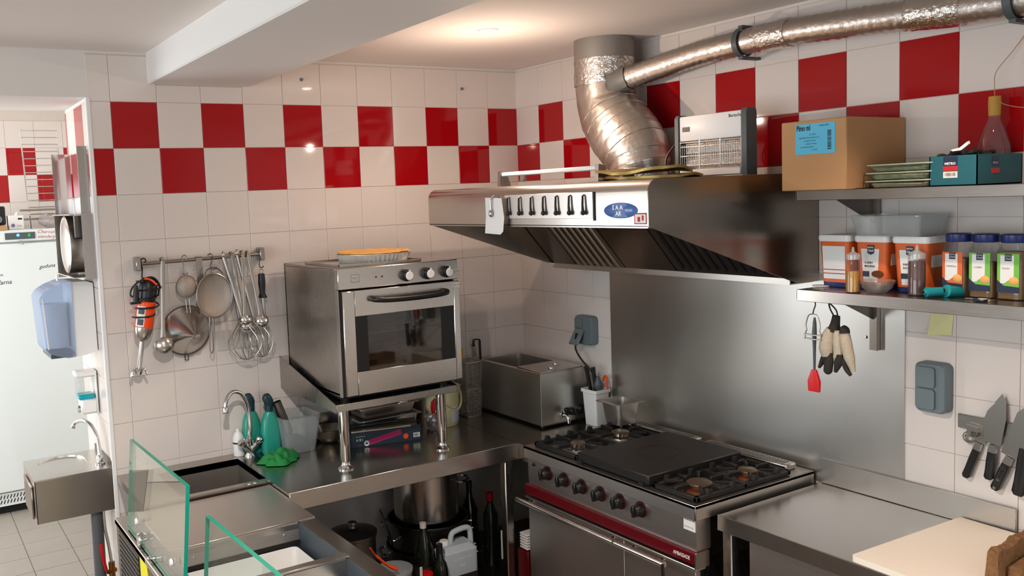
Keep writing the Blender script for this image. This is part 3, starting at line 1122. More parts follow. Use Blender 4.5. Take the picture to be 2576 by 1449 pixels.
# cutting board and cork block
T = Matrix.Translation((-.325, -2.70, 0)) @ Matrix.Rotation(math.radians(-2.5), 4, 'Z')
g = G(T)
r1 = rrect(-.285, .285, -.28, .28, .012, .901)
r2 = rrect(-.285, .285, -.28, .28, .012, .920)
g.loft([r1, r2])
obj('chopping_board', g, MT['board'], label='large cream plastic chopping board lying on the right steel table', cat='chopping board', ang=30)
T = Matrix.Translation((-.455, -2.727, .921)) @ Matrix.Rotation(math.radians(5), 4, 'Z')
g = G(T)
nx, nz = 26, 8
rows = []
for i in range(nx + 1):
    x = i * .36 / nx
    top = .086 + random.uniform(-.004, .003) + .004 * math.sin(i * .7)
    jy = random.uniform(-.0025, .0025)
    rows.append([(x, -.034 + jy, 0), (x, -.034 - jy, top * .5), (x, -.031 + jy, top - .004), (x, -.016, top + random.uniform(-.001, .003)), (x, -.003 + jy, top - .003), (x, jy, top * .5), (x, -jy, 0)])
g.loft(rows)
obj('cork_block', g, MT['cork'], label='rough brown crumbly block standing on edge on the chopping board', cat='block', ang=0)
g = G(T)
g.box(.05, .36, -.075, -.036, 0, .035, .004)
obj('cork_block', g, MT['cork'], label='lower brown crumbly slab lying in front of the standing block', cat='block', ang=0)

# ================================================================== DUCTS
dk = thing('extraction_duct', 'fat wrinkled aluminium extraction duct bending from the ceiling down to the hood', 'duct', (-.2, -1.17, 2.106))
obj('collar', G().cyl((-.187, -.918, 2.66), (-.187, -.918, H), .136, n=40, caps=False), MT['greyduct'], dk)
path = smooth_path([(-.187, -.918, 2.67), (-.187, -.918, 2.60), (-.190, -.925, 2.52), (-.195, -.950, 2.44), (-.2, -1.010, 2.36), (-.205, -1.085, 2.285), (-.21, -1.145, 2.22), (-.213, -1.168, 2.16), (-.213, -1.175, 2.107)], 7)
nn = len(path)
rad = []
for i in range(nn):
    t = i / (nn - 1)
    r = .134 + .0015 * math.sin(i * 1.9) * (t > .5)
    if .35 < t < .8:
        r += .018 * math.sin((t - .35) / .45 * PI)
    if t > .88:
        r = .122 + .004 * math.sin(i * 2.4)
    rad.append(r)
g = G()
g.tube(path, rad, 44, caps=False)
for v in g.b.verts:
    v.co += Vector((random.uniform(-1, 1), random.uniform(-1, 1), random.uniform(-1, 1))) * .0016
obj('aluminium_hose', g, MT['alu'], dk, ang=60)
g = G()
for i in range(24, nn - 6, 4):
    p, q = Vector(path[i]), Vector(path[i + 1])
    d = (q - p).normalized()
    u = d.orthogonal().normalized()
    g.tube([p + (u * math.cos(2 * PI * k / 36) + d.cross(u) * math.sin(2 * PI * k / 36)) * (rad[i] + .0005) for k in range(36)], .0022, 5, closed=True)
obj('hose_ribs', g, MT['alu'], dk, kind='stuff')
g = G().lathe((-.213, -1.175, 2.107), [(.128, 0), (.126, .02), (.129, .035), (.124, .055)], 40)
for v in g.b.verts:
    v.co += Vector((random.uniform(-1, 1), random.uniform(-1, 1), random.uniform(-1, 1))) * .003
obj('foil_tape_band', g, MT['tape'], dk)
g = G().lathe((-.187, -.918, 2.55), [(.1375, 0), (.139, .04), (.137, .08), (.1385, .115)], 40)
for v in g.b.verts:
    v.co += Vector((random.uniform(-1, 1), random.uniform(-1, 1), 0)) * .0015
obj('foil_tape_band', g, MT['tape'], dk)

bd2 = thing('flexible_hose', 'long slim flexible aluminium hose strapped along the top of the right wall', 'hose', (-.1, -1.9, 2.56))
bp = smooth_path([(-.215, -1.00, 2.545), (-.175, -1.10, 2.572), (-.135, -1.25, 2.600), (-.11, -1.42, 2.622), (-.098, -1.60, 2.632), (-.098, -1.82, 2.634), (-.10, -2.05, 2.624), (-.10, -2.25, 2.612), (-.095, -2.45, 2.598), (-.09, -2.65, 2.588), (-.09, -3.1, 2.58), (-.09, -3.6, 2.58)], 14)
g = G()
g.tube(bp, [.050 + .0022 * math.sin(i * 2.6) + random.uniform(-.0005, .0005) for i in range(len(bp))], 22)
obj('hose', g, MT['aluflex'], bd2, ang=70)
for a, b in ((0, 9), (62, 72), (101, 114)):
    g = G().tube(bp[a:b], [.0545 + random.uniform(-.001, .001) for _ in bp[a:b]], 22)
    for v in g.b.verts:
        v.co += Vector((random.uniform(-1, 1), random.uniform(-1, 1), random.uniform(-1, 1))) * .0018
    obj('foil_tape_wrap', g, MT['tape'], bd2)
# tape skirt where the hose enters the fat duct
g = G().lathe((-.203, -1.035, 2.556), [(.054, .04), (.060, .0), (.078, -.035)], 26, axis=(.35, -.85, .22))
for v in g.b.verts:
    v.co += Vector((random.uniform(-1, 1), random.uniform(-1, 1), random.uniform(-1, 1))) * .003
obj('tape_skirt', g, MT['greyduct'], bd2)
for y, zc in ((-1.607, 2.632), (-2.60, 2.590)):
    g = G()
    c = [(-.0985 + .058 * math.cos(t), y, zc + .058 * math.sin(t)) for t in [i * 2 * PI / 28 for i in range(28)]]
    c2 = [(p[0], p[1] - .024, p[2]) for p in c]
    ci = [(-.0985 + .055 * math.cos(t), y, zc + .055 * math.sin(t)) for t in [i * 2 * PI / 28 for i in range(28)]]
    ci2 = [(p[0], p[1] - .024, p[2]) for p in ci]
    A, B, Cc, D = [[g.v(p) for p in q] for q in (c, c2, ci2, ci)]
    g.skin(A, B)
    g.skin(B, Cc)
    g.skin(Cc, D)
    g.skin(D, A)
    g.box(-.115, -.006, y - .022, y - .002, zc + .055, zc + .066)
    g.box(-.115, -.006, y - .022, y - .002, zc - .066, zc - .055)
    obj('pipe_clamp', g, MT['greyd'], bd2)

# ================================================================== FLY KILLER
T = Matrix.Translation((-.275, -1.62, 2.107)) @ Matrix.Rotation(math.radians(2), 4, 'Z') @ Matrix.Diagonal((.5, .9, .93, 1))
fk = thing('insect_killer', 'white and grey electric insect killer with wire grille standing on the hood', 'insect killer', T.translation)
# local: x depth (front at -x), y width (+y left), z up
g = G(T).box(-.052, .052, -.165, .165, .155, .262, .006, 2)
hz = obj('top_housing', g, MT['white'], fk)
obj('bottom_tray', G(T).box(-.058, .050, -.160, .165, .004, .034, .004), MT['white'], fk)
for y0, y1 in ((.166, .186), (-.192, -.166)):
    g = G(T).prism([(-.056, .0), (-.062, .02), (-.062, .255), (-.045, .268), (.05, .268), (.06, .25), (.06, 0)], 1, y0, y1)
    obj('side_cheek', g, MT['greyd'], fk)
obj('back_plate', G(T).box(.03, .036, -.165, .165, .03, .16), MT['mold'], fk)
for z in (.065, .115):
    obj('tube_lamp', G(T).tube([(.005, -.15, z), (.005, .15, z)], .0125, 12), MT['white'], fk)
g = G(T)
for k in range(10):
    z = .045 + k * .012
    g.tube([(-.022, -.16, z), (-.022, .16, z)], .0014, 5)
obj('inner_wires', g, MT['wire'], fk, kind='stuff')
g = G(T)
for y in (-.162, -.055, .055, .162):
    g.box(-.052, -.048, y - .003, y + .003, .036, .156)
for z in (.052, .092, .132, .150):
    g.tube([(-.050, -.162, z), (-.050, .162, z)], .0018, 5)
for k in range(26):
    y = -.150 + k * .012
    g.tube([(-.050, y, .045), (-.050, y, .140)], .0013, 5)
obj('front_grille', g, MT['wire'], fk, kind='stuff')
obj('switch', G(T).box(-.054, -.051, .105, .147, .196, .216, .001), MT['black'], hz)
text('Bartscher', .017, T @ Vector((-.0526, -.10, .243)), T.to_3x3() @ Vector((0, -1, 0)), (0, 0, 1), MT['ink'], hz, bold=.0003)
cord = smooth_path([(-.27, -1.45, 2.26), (-.29, -1.425, 2.235), (-.305, -1.40, 2.19), (-.31, -1.405, 2.15), (-.315, -1.42, 2.115), (-.36, -1.36, 2.112), (-.40, -1.30, 2.113), (-.36, -1.27, 2.114), (-.33, -1.32, 2.118), (-.37, -1.37, 2.122), (-.42, -1.33, 2.115)], 6)
obj('power_cord', G().tube(cord, .0042, 8), MT['black'], fk)
obj('plug', G().cyl((-.42, -1.33, 2.121), (-.46, -1.31, 2.121), .013, .010, 12), MT['black'], fk)

# ================================================================== SHELVES ON THE RIGHT WALL
for nm, z, lip, lab in (('wall_shelf', 1.690, .040, 'lower stainless steel wall shelf with jars and bottles on it'), ('wall_shelf', 2.0405, .034, 'upper stainless steel wall shelf with the cardboard box on it')):
    s = thing(nm, lab, 'shelf', (-.15, -2.7, z - lip))
    g = G()
    g.box(-.298, -.007, -3.5, -2.002, z - .004, z)
    g.box(-.301, -.297, -3.5, -2.002, z - lip, z + .001, .0015)
    g.box(-.301, -.007, -2.006, -2.002, z - lip, z)
    obj('shelf_plate', g, MT['shelf'], s)
    for y in (-2.122, -2.95):
        obj('bracket', G().prism([(-.285, z - .005), (-.285, z - .018), (-.03, z - .125), (-.03, z - .005)], 1, y - .002, y + .002), MT['dark_steel'], s)
up = thing('shelf_upright', 'slotted steel upright rail on the wall carrying both shelves', 'rail', (-.015, -2.12, 1.45))
g = G().box(-.030, -.0135, -2.138, -2.108, 1.452, 2.036).box(-.034, -.030, -2.138, -2.133, 1.452, 2.036)
obj('rail', g, MT['hoodside'], up)
obj('side_lug', G().box(-.0175, -.0135, -2.108, -2.070, 1.475, 1.63), MT['splash'], up)
obj('screw', G().lathe((-.0175, -2.088, 1.495), [(.006, 0), (.004, .003), (0, .0035)], 12, axis=(-1, 0, 0)), MT['chrome'], up)

# cardboard box
cbx = thing('cardboard_box', 'brown cardboard box with a blue paper label on the upper shelf', 'box', (-.17, -2.1, 2.0415))
CB = (-.345, -.012, -2.226, -1.978, 2.0415, 2.280)
obj('carton', G().box(*CB, .003), MT['card'], cbx)
obj('lid_seam', G().box(-.18, -.176, -2.226, -1.978, 2.2795, 2.2806), MT['card'], cbx)
lb = obj('blue_label', G().box(-.3462, -.3448, -2.186, -2.036, 2.165, 2.268), MT['bluelab'], cbx)
fx = -.3466
text('Pimo ml', .026, (fx, -2.040, 2.254), (0, -1, 0), (0, 0, 1), MT['ink'], lb, bold=.0008, sx=.62)
text('KIRSCHES', .008, (fx, -2.128, 2.259), (0, -1, 0), (0, 0, 1), MT['ink'], lb)
for k, (s_, a) in enumerate((('20 x 250 g', -2.09), ('Ingredients: farine de ble, eau, sel', -2.05), ('a conserver au frais', -2.068), ('produit en France', -2.075), ('a consommer avant le', -2.055), ('lot 2104', -2.10))):
    text(s_, .0072, (fx, a, 2.232 - k * .0105), (0, -1, 0), (0, 0, 1), MT['ink'], lb, sx=.8)
g = G()
z = 2.178
while z < 2.243:
    h = random.choice((.0012, .002, .003))
    g.box(fx, fx + .0015, -2.172, -2.158, z, z + h)
    z += h + random.choice((.0012, .002))
obj('barcode', g, MT['ink'], lb, kind='stuff')

# herb trays
for k in range(3):
    z = 2.0415 + k * .0262
    y = -2.352 - .003 * k
    tr = thing('herb_tray', ('lowest', 'middle', 'topmost')[k] + ' clear plastic tray of dried herbs in the stack beside the cardboard box', 'tray', (-.165, y, z), 'herb trays in a stack')
    g = G()
    rr = [rrect(-.265, -.065, y - .093, y + .093, .02, z + .0005), rrect(-.278, -.052, y - .104, y + .104, .02, z + .020), rrect(-.284, -.046, y - .109, y + .109, .02, z + .0205), rrect(-.284, -.046, y - .109, y + .109, .02, z + .0235)]
    g.loft(rr)
    obj('plastic_shell', g, MT['clear'], tr)
    g = G()
    a = rrect(-.263, -.068, y - .091, y + .091, .02, z + .002)
    b = [(p[0], p[1], z + .014 + random.uniform(-.004, .003)) for p in rrect(-.270, -.062, y - .096, y + .096, .02, z)]
    g.loft([a, b])
    obj('herbs', g, MT['herb'] if k else MT['tansp'], tr, kind='stuff')
    obj('rim', G().tube(rrect(-.284, -.046, y - .109, y + .109, .02, z + .022), .0026, 6, closed=True), MT['greenrim'], tr)

# teal carton (its front lit, its right side in shade), open on top
b1 = thing('teal_carton', 'open teal carton with red stripes full of dried black mushrooms on the upper shelf', 'carton', (-.145, -2.527, 2.0415))
X0, X1, Y0, Y1, Z0, Z1 = -.272, -.012, -2.598, -2.456, 2.0415, 2.133
g = G()
for q in ((X0, X0 + .003, Y0, Y1, Z0, Z1), (X1 - .003, X1, Y0, Y1, Z0, Z1), (X0, X1, Y0, Y0 + .003, Z0, Z1), (X0, X1, Y1 - .003, Y1, Z0, Z1), (X0, X1, Y0, Y1, Z0, Z0 + .003)):
    g.box(*q)
obj('carton', g, MT['teal'], b1)
pr = obj('front_print', G().box(X0 - .0009, X0, -2.541, -2.499, 2.103, 2.131), MT['navy'], b1)
text('METRO', .010, (X0 - .0013, -2.503, 2.109), (0, -1, 0), (0, 0, 1), MT['white'], pr, bold=.0003)
obj('red_stripe', G().box(X0 - .0009, X0, -2.542, -2.498, 2.088, 2.101), MT['redp'], b1)
bc = obj('barcode_label', G().box(X0 - .0009, X0, -2.541, -2.499, 2.066, 2.085), MT['label'], b1)
g = G()
for k in range(12):
    y = -2.504 - k * .0028
    g.box(X0 - .0014, X0 - .0008, y - random.choice((.0008, .0014)), y, 2.071, 2.082)
obj('barcode', g, MT['ink'], bc, kind='stuff')
pr = obj('side_print', G().box(-.190, -.150, Y0 - .0009, Y0, 2.098, 2.128), MT['navy'], b1)
text('METRO', .009, (-.187, Y0 - .0013, 2.106), (1, 0, 0), (0, 0, 1), MT['label'], pr)
obj('red_stripe', G().box(-.192, -.148, Y0 - .0009, Y0, 2.076, 2.090), MT['redp'], b1)
g = G()
for k in range(46):
    g.sphere((random.uniform(X0 + .018, -.125), random.uniform(Y0 + .018, Y1 - .018), random.uniform(2.118, 2.146)), random.uniform(.008, .015), 7, 5, sx=random.uniform(.7, 1.3), sz=random.uniform(.5, 1))
obj('dried_mushrooms', g, MT['onion'], label='heap of dried black mushrooms filling the open teal carton', cat='mushrooms', kind='stuff', ang=0)
g = G().loft([[(-.272, -2.520, 2.150), (-.272, -2.526, 2.146), (-.258, -2.526, 2.149), (-.258, -2.520, 2.153)], [(-.274, -2.545, 2.154), (-.274, -2.552, 2.148), (-.256, -2.552, 2.152), (-.256, -2.545, 2.158)], [(-.272, -2.568, 2.172), (-.272, -2.571, 2.164), (-.260, -2.571, 2.167), (-.260, -2.568, 2.175)]])
obj('scoop', g, MT['white'], label='small white plastic scoop stuck in the dried black mushrooms', cat='scoop')
FLX, FLY = -.068, -2.543
fl = thing('flask', 'pink tinted pear-shaped glass flask with cork and string standing in the teal carton', 'flask', (FLX, FLY, 2.0455))
obj('glass_body', G().lathe((FLX, FLY, 2.0455), [(0, .001), (.043, .001), (.050, .02), (.050, .07), (.043, .12), (.030, .165), (.018, .195), (.0145, .212), (.0145, .236)], 28), MT['flask'], fl)
obj('vinegar', G().lathe((FLX, FLY, 2.0455), [(0, .003), (.041, .003), (.048, .02), (.048, .07), (.043, .105), (0, .105)], 24), mat('red_vinegar', '#4a0d18', .2), fl)
obj('cork', G().lathe((FLX, FLY, 2.0455), [(.0165, .208), (.0180, .245), (.0170, .268), (0, .269)], 20), MT['corkst'], fl)
obj('string', G().tube(smooth_path([(FLX, FLY, 2.313), (FLX + .004, FLY + .003, 2.34), (-.055, -2.54, 2.39), (-.03, -2.575, 2.45), (-.006, -2.60, 2.50)], 5), .0013, 5), MT['card'], fl)
obj('string', G().tube(smooth_path([(-.080, -2.560, 2.30), (-.088, -2.58, 2.285), (-.09, -2.63, 2.270), (-.085, -2.70, 2.266)], 5), .0013, 5), MT['card'], fl)
g = G().sphere((-.235, -2.755, 2.075), .034, 14, 9, sx=.9, sy=1.3)
for v in g.b.verts:
    v.co += Vector((random.uniform(-1, 1), random.uniform(-1, 1), random.uniform(-.4, 1))) * .004
obj('plastic_bag', g, MT['bluebag'], label='crumpled grey-blue plastic bag at the right end of the upper shelf', cat='bag')

# ------------------------------------------------ lower shelf
LZ = 1.691


def bucket(x, y, lab, front):
    t = thing('spice_bucket', lab, 'bucket', (x, y, LZ), 'square spice buckets with white lids')
    w0, w1, h = .050, .058, .165
    g = G()
    g.loft([rrect(x - w0, x + w0, y - w0, y + w0, .014, LZ + .001), rrect(x - w0 - .001, x + w0 + .001, y - w0 - .001, y + w0 + .001, .014, LZ + .018)])
    obj('blue_base', g, MT['bluecap'], t)
    g = G()
    g.loft([rrect(x - w0 - .001, x + w0 + .001, y - w0 - .001, y + w0 + .001, .014, LZ + .018), rrect(x - w1, x + w1, y - w1, y + w1, .014, LZ + h)])
    obj('pail', g, MT['orangelab'], t)
    g = G()
    g.loft([rrect(x - w1 - .004, x + w1 + .004, y - w1 - .004, y + w1 + .004, .016, LZ + h), rrect(x - w1 - .006, x + w1 + .006, y - w1 - .006, y + w1 + .006, .016, LZ + h + .012), rrect(x - w1 - .004, x + w1 + .004, y - w1 - .004, y + w1 + .004, .016, LZ + h + .022)])
    obj('lid', g, MT['white'], t)
    xf = lambda z: x - w0 - (w1 - w0) * (z / h) - .0016
    if front == 'back':      # the plain back label with two red rules
        g = G().loft([[(xf(.03), y + .042, LZ + .030), (xf(.03), y - .042, LZ + .030), (xf(.03) + .001, y - .042, LZ + .030), (xf(.03) + .001, y + .042, LZ + .030)],
                      [(xf(.145), y + .044, LZ + .148), (xf(.145), y - .044, LZ + .148), (xf(.145) + .001, y - .044, LZ + .148), (xf(.145) + .001, y + .044, LZ + .148)]])
        l = obj('label', g, MT['paperlab'], t)
        for z in (.062, .048):
            obj('red_rule', G().box(xf(z) - .0006, xf(z) + .001, y - .042, y + .042, LZ + z, LZ + z + .003), MT['redink'], l)
    else:
        g = G().loft([[(xf(.025), y + .030, LZ + .025), (xf(.025), y - .02, LZ + .025), (xf(.025) + .001, y - .02, LZ + .025), (xf(.025) + .001, y + .030, LZ + .025)],
                      [(xf(.145), y + .036, LZ + .142), (xf(.145), y - .030, LZ + .142), (xf(.145) + .001, y - .030, LZ + .142), (xf(.145) + .001, y + .036, LZ + .142)]])
        l = obj('label', g, MT['paperlab'], t)
        b = obj('brand_badge', G().prism([(y + .012, LZ + .155), (y + .012, LZ + .128), (y + 0, LZ + .122), (y - .012, LZ + .128), (y - .012, LZ + .155)], 0, xf(.15) - .0012, xf(.15) + .001), MT['navy'], t)
        text('METRO', .0065, (xf(.15) - .0018, y + .0105, LZ + .147), (0, -1, 0), (0, 0, 1), MT['white'], b, bold=.0002)
        text('Chef', .010, (xf(.15) - .0018, y + .0095, LZ + .136), (0, -1, 0), (0, 0, 1), MT['white'], b, bold=.0003)
        text(front[0], .0095, (xf(.09) - .0012, y + .024, LZ + .094), (0, -1, 0), (0, 0, 1), MT['ink'], l, bold=.0002)
        text(front[1], .0095, (xf(.08) - .0012, y + .024, LZ + .082), (0, -1, 0), (0, 0, 1), MT['ink'], l, bold=.0002)
        obj('blue_panel', G().box(xf(.055) - .001, xf(.055) + .001, y + .008, y + .032, LZ + .046, LZ + .064), MT['navy'], l)
        obj('spice_bowl_print', G().lathe((xf(.058) - .0005, y - .022, LZ + .056), [(0, .0012), (.016, .001), (.017, 0)], 20, axis=(-1, 0, 0), sx=1.3, sy=.7), MT['rust'], l)
        # label on the side facing the room
        ys = lambda z: y - w0 - (w1 - w0) * (z / h) - .0012
        obj('side_label', G().box(x - .03, x + .034, ys(.10), ys(.10) + .002, LZ + .085, LZ + .140), MT['paperlab'], t)
    return t


bucket(-.115, -2.062, 'orange and white spice bucket leftmost of the three on the lower shelf', 'back')
bucket(-.115, -2.203, 'orange spice bucket standing second from the left, behind the glass bowl', ('CURRY', 'MADRAS'))
bucket(-.125, -2.345, 'orange spice bucket standing behind the dark sauce bottle', ('PAPRIKA', 'DOUX'))

g = G()
zz = LZ + .188
y0, y1 = -2.395, -2.150
g.loft([rrect(-.20, -.045, y0 + .012, y1 - .012, .015, zz), rrect(-.215, -.035, y0, y1, .015, zz + .066)], caps=False)
g.loft([rrect(-.218, -.032, y0 - .003, y1 + .003, .016, zz + .066), rrect(-.218, -.032, y0 - .003, y1 + .003, .016, zz + .070)], caps=False)
g.poly(rrect(-.20, -.045, y0 + .012, y1 - .012, .015, zz)[::-1])
obj('plastic_container', g, MT['milky'], label='empty cloudy plastic container standing on the two right buckets', cat='container')


def squeeze(x, y, r, h, lab, liq, lh, nozzle):
    t = thing('squeeze_bottle', lab, 'bottle', (x, y, LZ))
    obj('bottle', G().lathe((x, y, LZ), [(0, .001), (r, .001), (r, h), (r * .9, h + .004)], 24), MT['clear'], t)
    obj('contents', G().lathe((x, y, LZ), [(0, .003), (r - .002, .003), (r - .002, lh), (0, lh)], 24), liq, t)
    obj('screw_cap', G().lathe((x, y, LZ), [(r * .98, h), (r * .96, h + .016), (r * .55, h + .022), (.006, h + .026), (.0032, h + nozzle), (0, h + nozzle)], 22), MT['milky'], t)


squeeze(-.265, -2.197, .0235, .112, 'tall squeeze bottle half full of golden oil on the lower shelf', MT['oil'], .073, .042)
squeeze(-.212, -2.385, .0265, .118, 'squeeze bottle of dark brown sauce in front of the third bucket', MT['dkliq'], .110, .045)
g = G().lathe((-.235, -2.265, LZ), [(0, .002), (.028, .002), (.045, .018), (.054, .040), (.056, .042), (.053, .042), (.043, .020), (.027, .006), (0, .005)], 30)
obj('glass_bowl', g, MT['bowlg'], label='small clear glass bowl in front of the second bucket', cat='bowl')
obj('plastic_disc', G().lathe((-.17, -2.010, LZ), [(0, .0005), (.03, .0005), (.03, .004), (0, .004)], 18), MT['white'], label='thin white plastic disc lying at the left end of the lower shelf', cat='disc')


def jar(x, y, lab, col, words, fill):
    t = thing('spice_jar', lab, 'jar', (x, y, LZ), 'spice jars with dark blue lids')
    w = .036
    sec = lambda k, z: rrect(x - w * k, x + w * k, y - w * k, y + w * k, .012 * k, LZ + z)
    obj('plastic_jar', G().loft([sec(1, .001), sec(1.02, .10), sec(1, .145), sec(.82, .165), sec(.8, .172)]), MT['clear'], t)
    obj('contents', G().loft([sec(.94, .003), sec(.96, .100), sec(.94, fill)]), MT['spice'], t)
    obj('lid', G().lathe((x, y, LZ), [(.036, .172), (.037, .174), (.037, .196), (.033, .199), (0, .199)], 28), MT['bluecap'], t)
    xf = x - w * 1.02 - .0012
    l = obj('label', G().box(xf, xf + .001, y - .031, y + .031, LZ + .022, LZ + .140), col, t)
    obj('white_field', G().prism([(y + .022, LZ + .135), (y - .016, LZ + .135), (y - .016, LZ + .072), (y + .010, LZ + .05), (y + .022, LZ + .05)], 0, xf - .0006, xf), MT['paperlab'], l)
    obj('blue_foot', G().prism([(y + .031, LZ + .022), (y - .031, LZ + .022), (y - .031, LZ + .040), (y + .012, LZ + .043), (y + .031, LZ + .06)], 0, xf - .0009, xf), MT['navy'], l)
    b = obj('brand_badge', G().box(xf - .0012, xf, y - .0095, y + .0095, LZ + .118, LZ + .139), MT['navy'], l)
    text('METRO', .005, (xf - .0016, y + .0085, LZ + .133), (0, -1, 0), (0, 0, 1), MT['white'], b)
    text('Chef', .008, (xf - .0016, y + .0075, LZ + .125), (0, -1, 0), (0, 0, 1), MT['white'], b)
    text(words, .008, (xf - .001, y + .018, LZ + .095), (0, -1, 0), (0, 0, 1), MT['ink'], l)
    obj('spice_print', G().lathe((xf - .0004, y - .016, LZ + .058), [(0, .0008), (.013, .0006), (.014, 0)], 18, axis=(-1, 0, 0), sy=.9), MT['pastry'], l)


jar(-.140, -2.478, 'spice jar with an orange label and dark blue lid, leftmost of the jars', MT['orangelab'], 'PAPRIKA', .12)
jar(-.140, -2.560, 'spice jar with a green label and blue lid, middle of the three jars', MT['lime'], 'CUMIN', .11)
jar(-.140, -2.642, 'spice jar with a green label and brown spice, rightmost of the jars', MT['lime'], 'THYM', .145)

for nm, c, d, r, lab in (('rubber_cap', (-.262, -2.435, LZ + .0165), (-.75, .55, 0), .0165, 'small turquoise rubber cap lying at the front of the lower shelf'), ('rubber_cap', (-.225, -2.478, LZ + .0205), (-.8, .35, .12), .0205, 'larger turquoise rubber cap lying in front of the orange spice jar')):
    g = G().lathe(c, [(0, .0), (r * .55, .0), (r * .6, .006), (r, .008), (r, .014), (r * .9, .02), (r * .92, .055), (r * .6, .064), (0, .066)], 18, axis=(-d[0], -d[1], -d[2]))
    t = obj(nm, g, MT['tealp'], label=lab, cat='cap')
    obj('dark_socket', G().lathe(c, [(0, .003), (r * .4, .003), (r * .42, -.001), (0, -.0011)], 12, axis=(-d[0], -d[1], -d[2])), MT['blackm'], t)
t = thing('key_bunch', 'bunch of dark keys with a white oval tag in front of the middle jar', 'keys', (-.235, -2.585, LZ))
obj('key_tag', G().lathe((-.25, -2.600, LZ + .001), [(0, .007), (.014, .006), (.016, .003), (.015, 0)], 20, sy=1.4), MT['navy'], t)
obj('tag_window', G().lathe((-.253, -2.608, LZ + .008), [(0, .001), (.008, .0006), (.009, 0)], 16, sy=1.5), MT['paper'], t)
obj('key', G().box(-.23, -.222, -2.60, -2.545, LZ + .002, LZ + .0045).lathe((-.226, -2.605, LZ + .002), [(0, 0), (.011, 0), (.011, .003), (0, .003)], 16), MT['satin'], t)
obj('ring', G().tube([(-.235 + .016 * math.cos(i * PI / 10), -2.61 + .022 * math.sin(i * PI / 10), LZ + .003) for i in range(20)], .0014, 6, closed=True), MT['satin'], t)

# ------------------------------------------------ hanging from the lower shelf
hb = thing('peeler', 'wire-handled vegetable peeler hanging from a hook under the lower shelf', 'peeler', (-.282, -2.06, 1.505))
obj('hook', G().tube(smooth_path([(-.282, -2.064, 1.650), (-.285, -2.068, 1.638), (-.285, -2.062, 1.622), (-.285, -2.058, 1.606)], 4), .0022, 6), MT['blackm'], hb)
pp = [(-.285, -2.050, 1.604), (-.286, -2.040, 1.596), (-.286, -2.031, 1.565), (-.286, -2.034, 1.548), (-.286, -2.029, 1.535), (-.286, -2.027, 1.512)]
pq = [(p[0], -4.119 - p[1], p[2]) for p in pp]
obj('wire_handle', G().tube(smooth_path(pp[::-1] + pq, 4), .002, 6), MT['wire'], hb)
for z in (1.531, 1.516):
    obj('blade', G().box(-.292, -.281, -2.094, -2.025, z - .0025, z + .0025, .001), MT['satin'], hb)
br = thing('basting_brush', 'red silicone basting brush with grey handle hanging from the same hook', 'brush', (-.276, -2.06, 1.326))
obj('handle', G().tube([(-.277, -2.059, 1.592), (-.277, -2.059, 1.575), (-.277, -2.0585, 1.54), (-.277, -2.058, 1.49), (-.277, -2.058, 1.40)], [.004, .008, .0105, .0075, .005], 10, flat=.6), MT['greyd'], br)
obj('brush_head', G().loft([rrect(-.284, -.270, -2.078, -2.036, .003, 1.326), rrect(-.285, -.269, -2.080, -2.034, .003, 1.362), rrect(-.283, -.271, -2.069, -2.046, .003, 1.398), rrect(-.282, -.272, -2.066, -2.049, .003, 1.405)]), MT['redp'], br)

gl = thing('oven_gloves', 'pair of beige and black canvas oven gloves hanging under the lower shelf', 'gloves', (-.25, -2.13, 1.41))


def limb(pts, rs, m, nm, fl=.6):
    return obj(nm, G().tube(smooth_path(pts, 4), [rs[0] + (rs[-1] - rs[0]) * 0 + r for r in interp(rs, (len(pts) - 1) * 4 + 1)], 12, flat=fl), m, gl)


def interp(rs, n):
    out = []
    for i in range(n):
        t = i / (n - 1) * (len(rs) - 1)
        k = min(int(t), len(rs) - 2)
        out.append(rs[k] + (rs[k + 1] - rs[k]) * (t - k) - rs[0])
    return out


def gtube(pts, rs, m, nm):
    q = smooth_path(pts, 4)
    n = len(q)
    rr = []
    for i in range(n):
        t = i / (n - 1) * (len(rs) - 1)
        k = min(int(t), len(rs) - 2)
        rr.append(rs[k] + (rs[k + 1] - rs[k]) * (t - k))
    return obj(nm, G().tube(q, rr, 12), m, gl)


X = -.255
gtube([(X, -2.128, 1.602), (X, -2.124, 1.575), (X, -2.118, 1.548)], [.013, .016, .022], MT['clothd'], 'cuff')
gtube([(X, -2.150, 1.566), (X, -2.158, 1.556), (X, -2.160, 1.545)], [.010, .017, .018], MT['clothd'], 'cuff')
gtube([(X - .006, -2.112, 1.555), (X - .008, -2.100, 1.52), (X - .008, -2.096, 1.485), (X - .006, -2.100, 1.458)], [.016, .024, .026, .020], MT['cloth'], 'glove_body')
gtube([(X - .004, -2.133, 1.552), (X - .004, -2.136, 1.51), (X - .004, -2.138, 1.46), (X - .004, -2.128, 1.412)], [.012, .017, .016, .006], MT['cloth'], 'glove_body')
gtube([(X + .002, -2.158, 1.548), (X, -2.165, 1.51), (X, -2.178, 1.46), (X + .002, -2.192, 1.413)], [.016, .020, .018, .007], MT['cloth'], 'glove_body')
gtube([(X - .010, -2.102, 1.47), (X - .010, -2.086, 1.445), (X - .010, -2.068, 1.412)], [.013, .012, .005], MT['clothd'], 'thumb')
gtube([(X - .012, -2.112, 1.472), (X - .012, -2.108, 1.44), (X - .012, -2.104, 1.405), (X - .012, -2.103, 1.394)], [.008, .016, .015, .006], MT['clothd'], 'mitt_palm')
gtube([(X - .008, -2.146, 1.470), (X - .008, -2.142, 1.44), (X - .008, -2.130, 1.405)], [.012, .015, .006], MT['clothd'], 'mitt_palm')
gtube([(X - .002, -2.156, 1.455), (X - .002, -2.168, 1.42), (X - .002, -2.184, 1.400)], [.012, .009, .006], MT['clothd'], 'thumb')
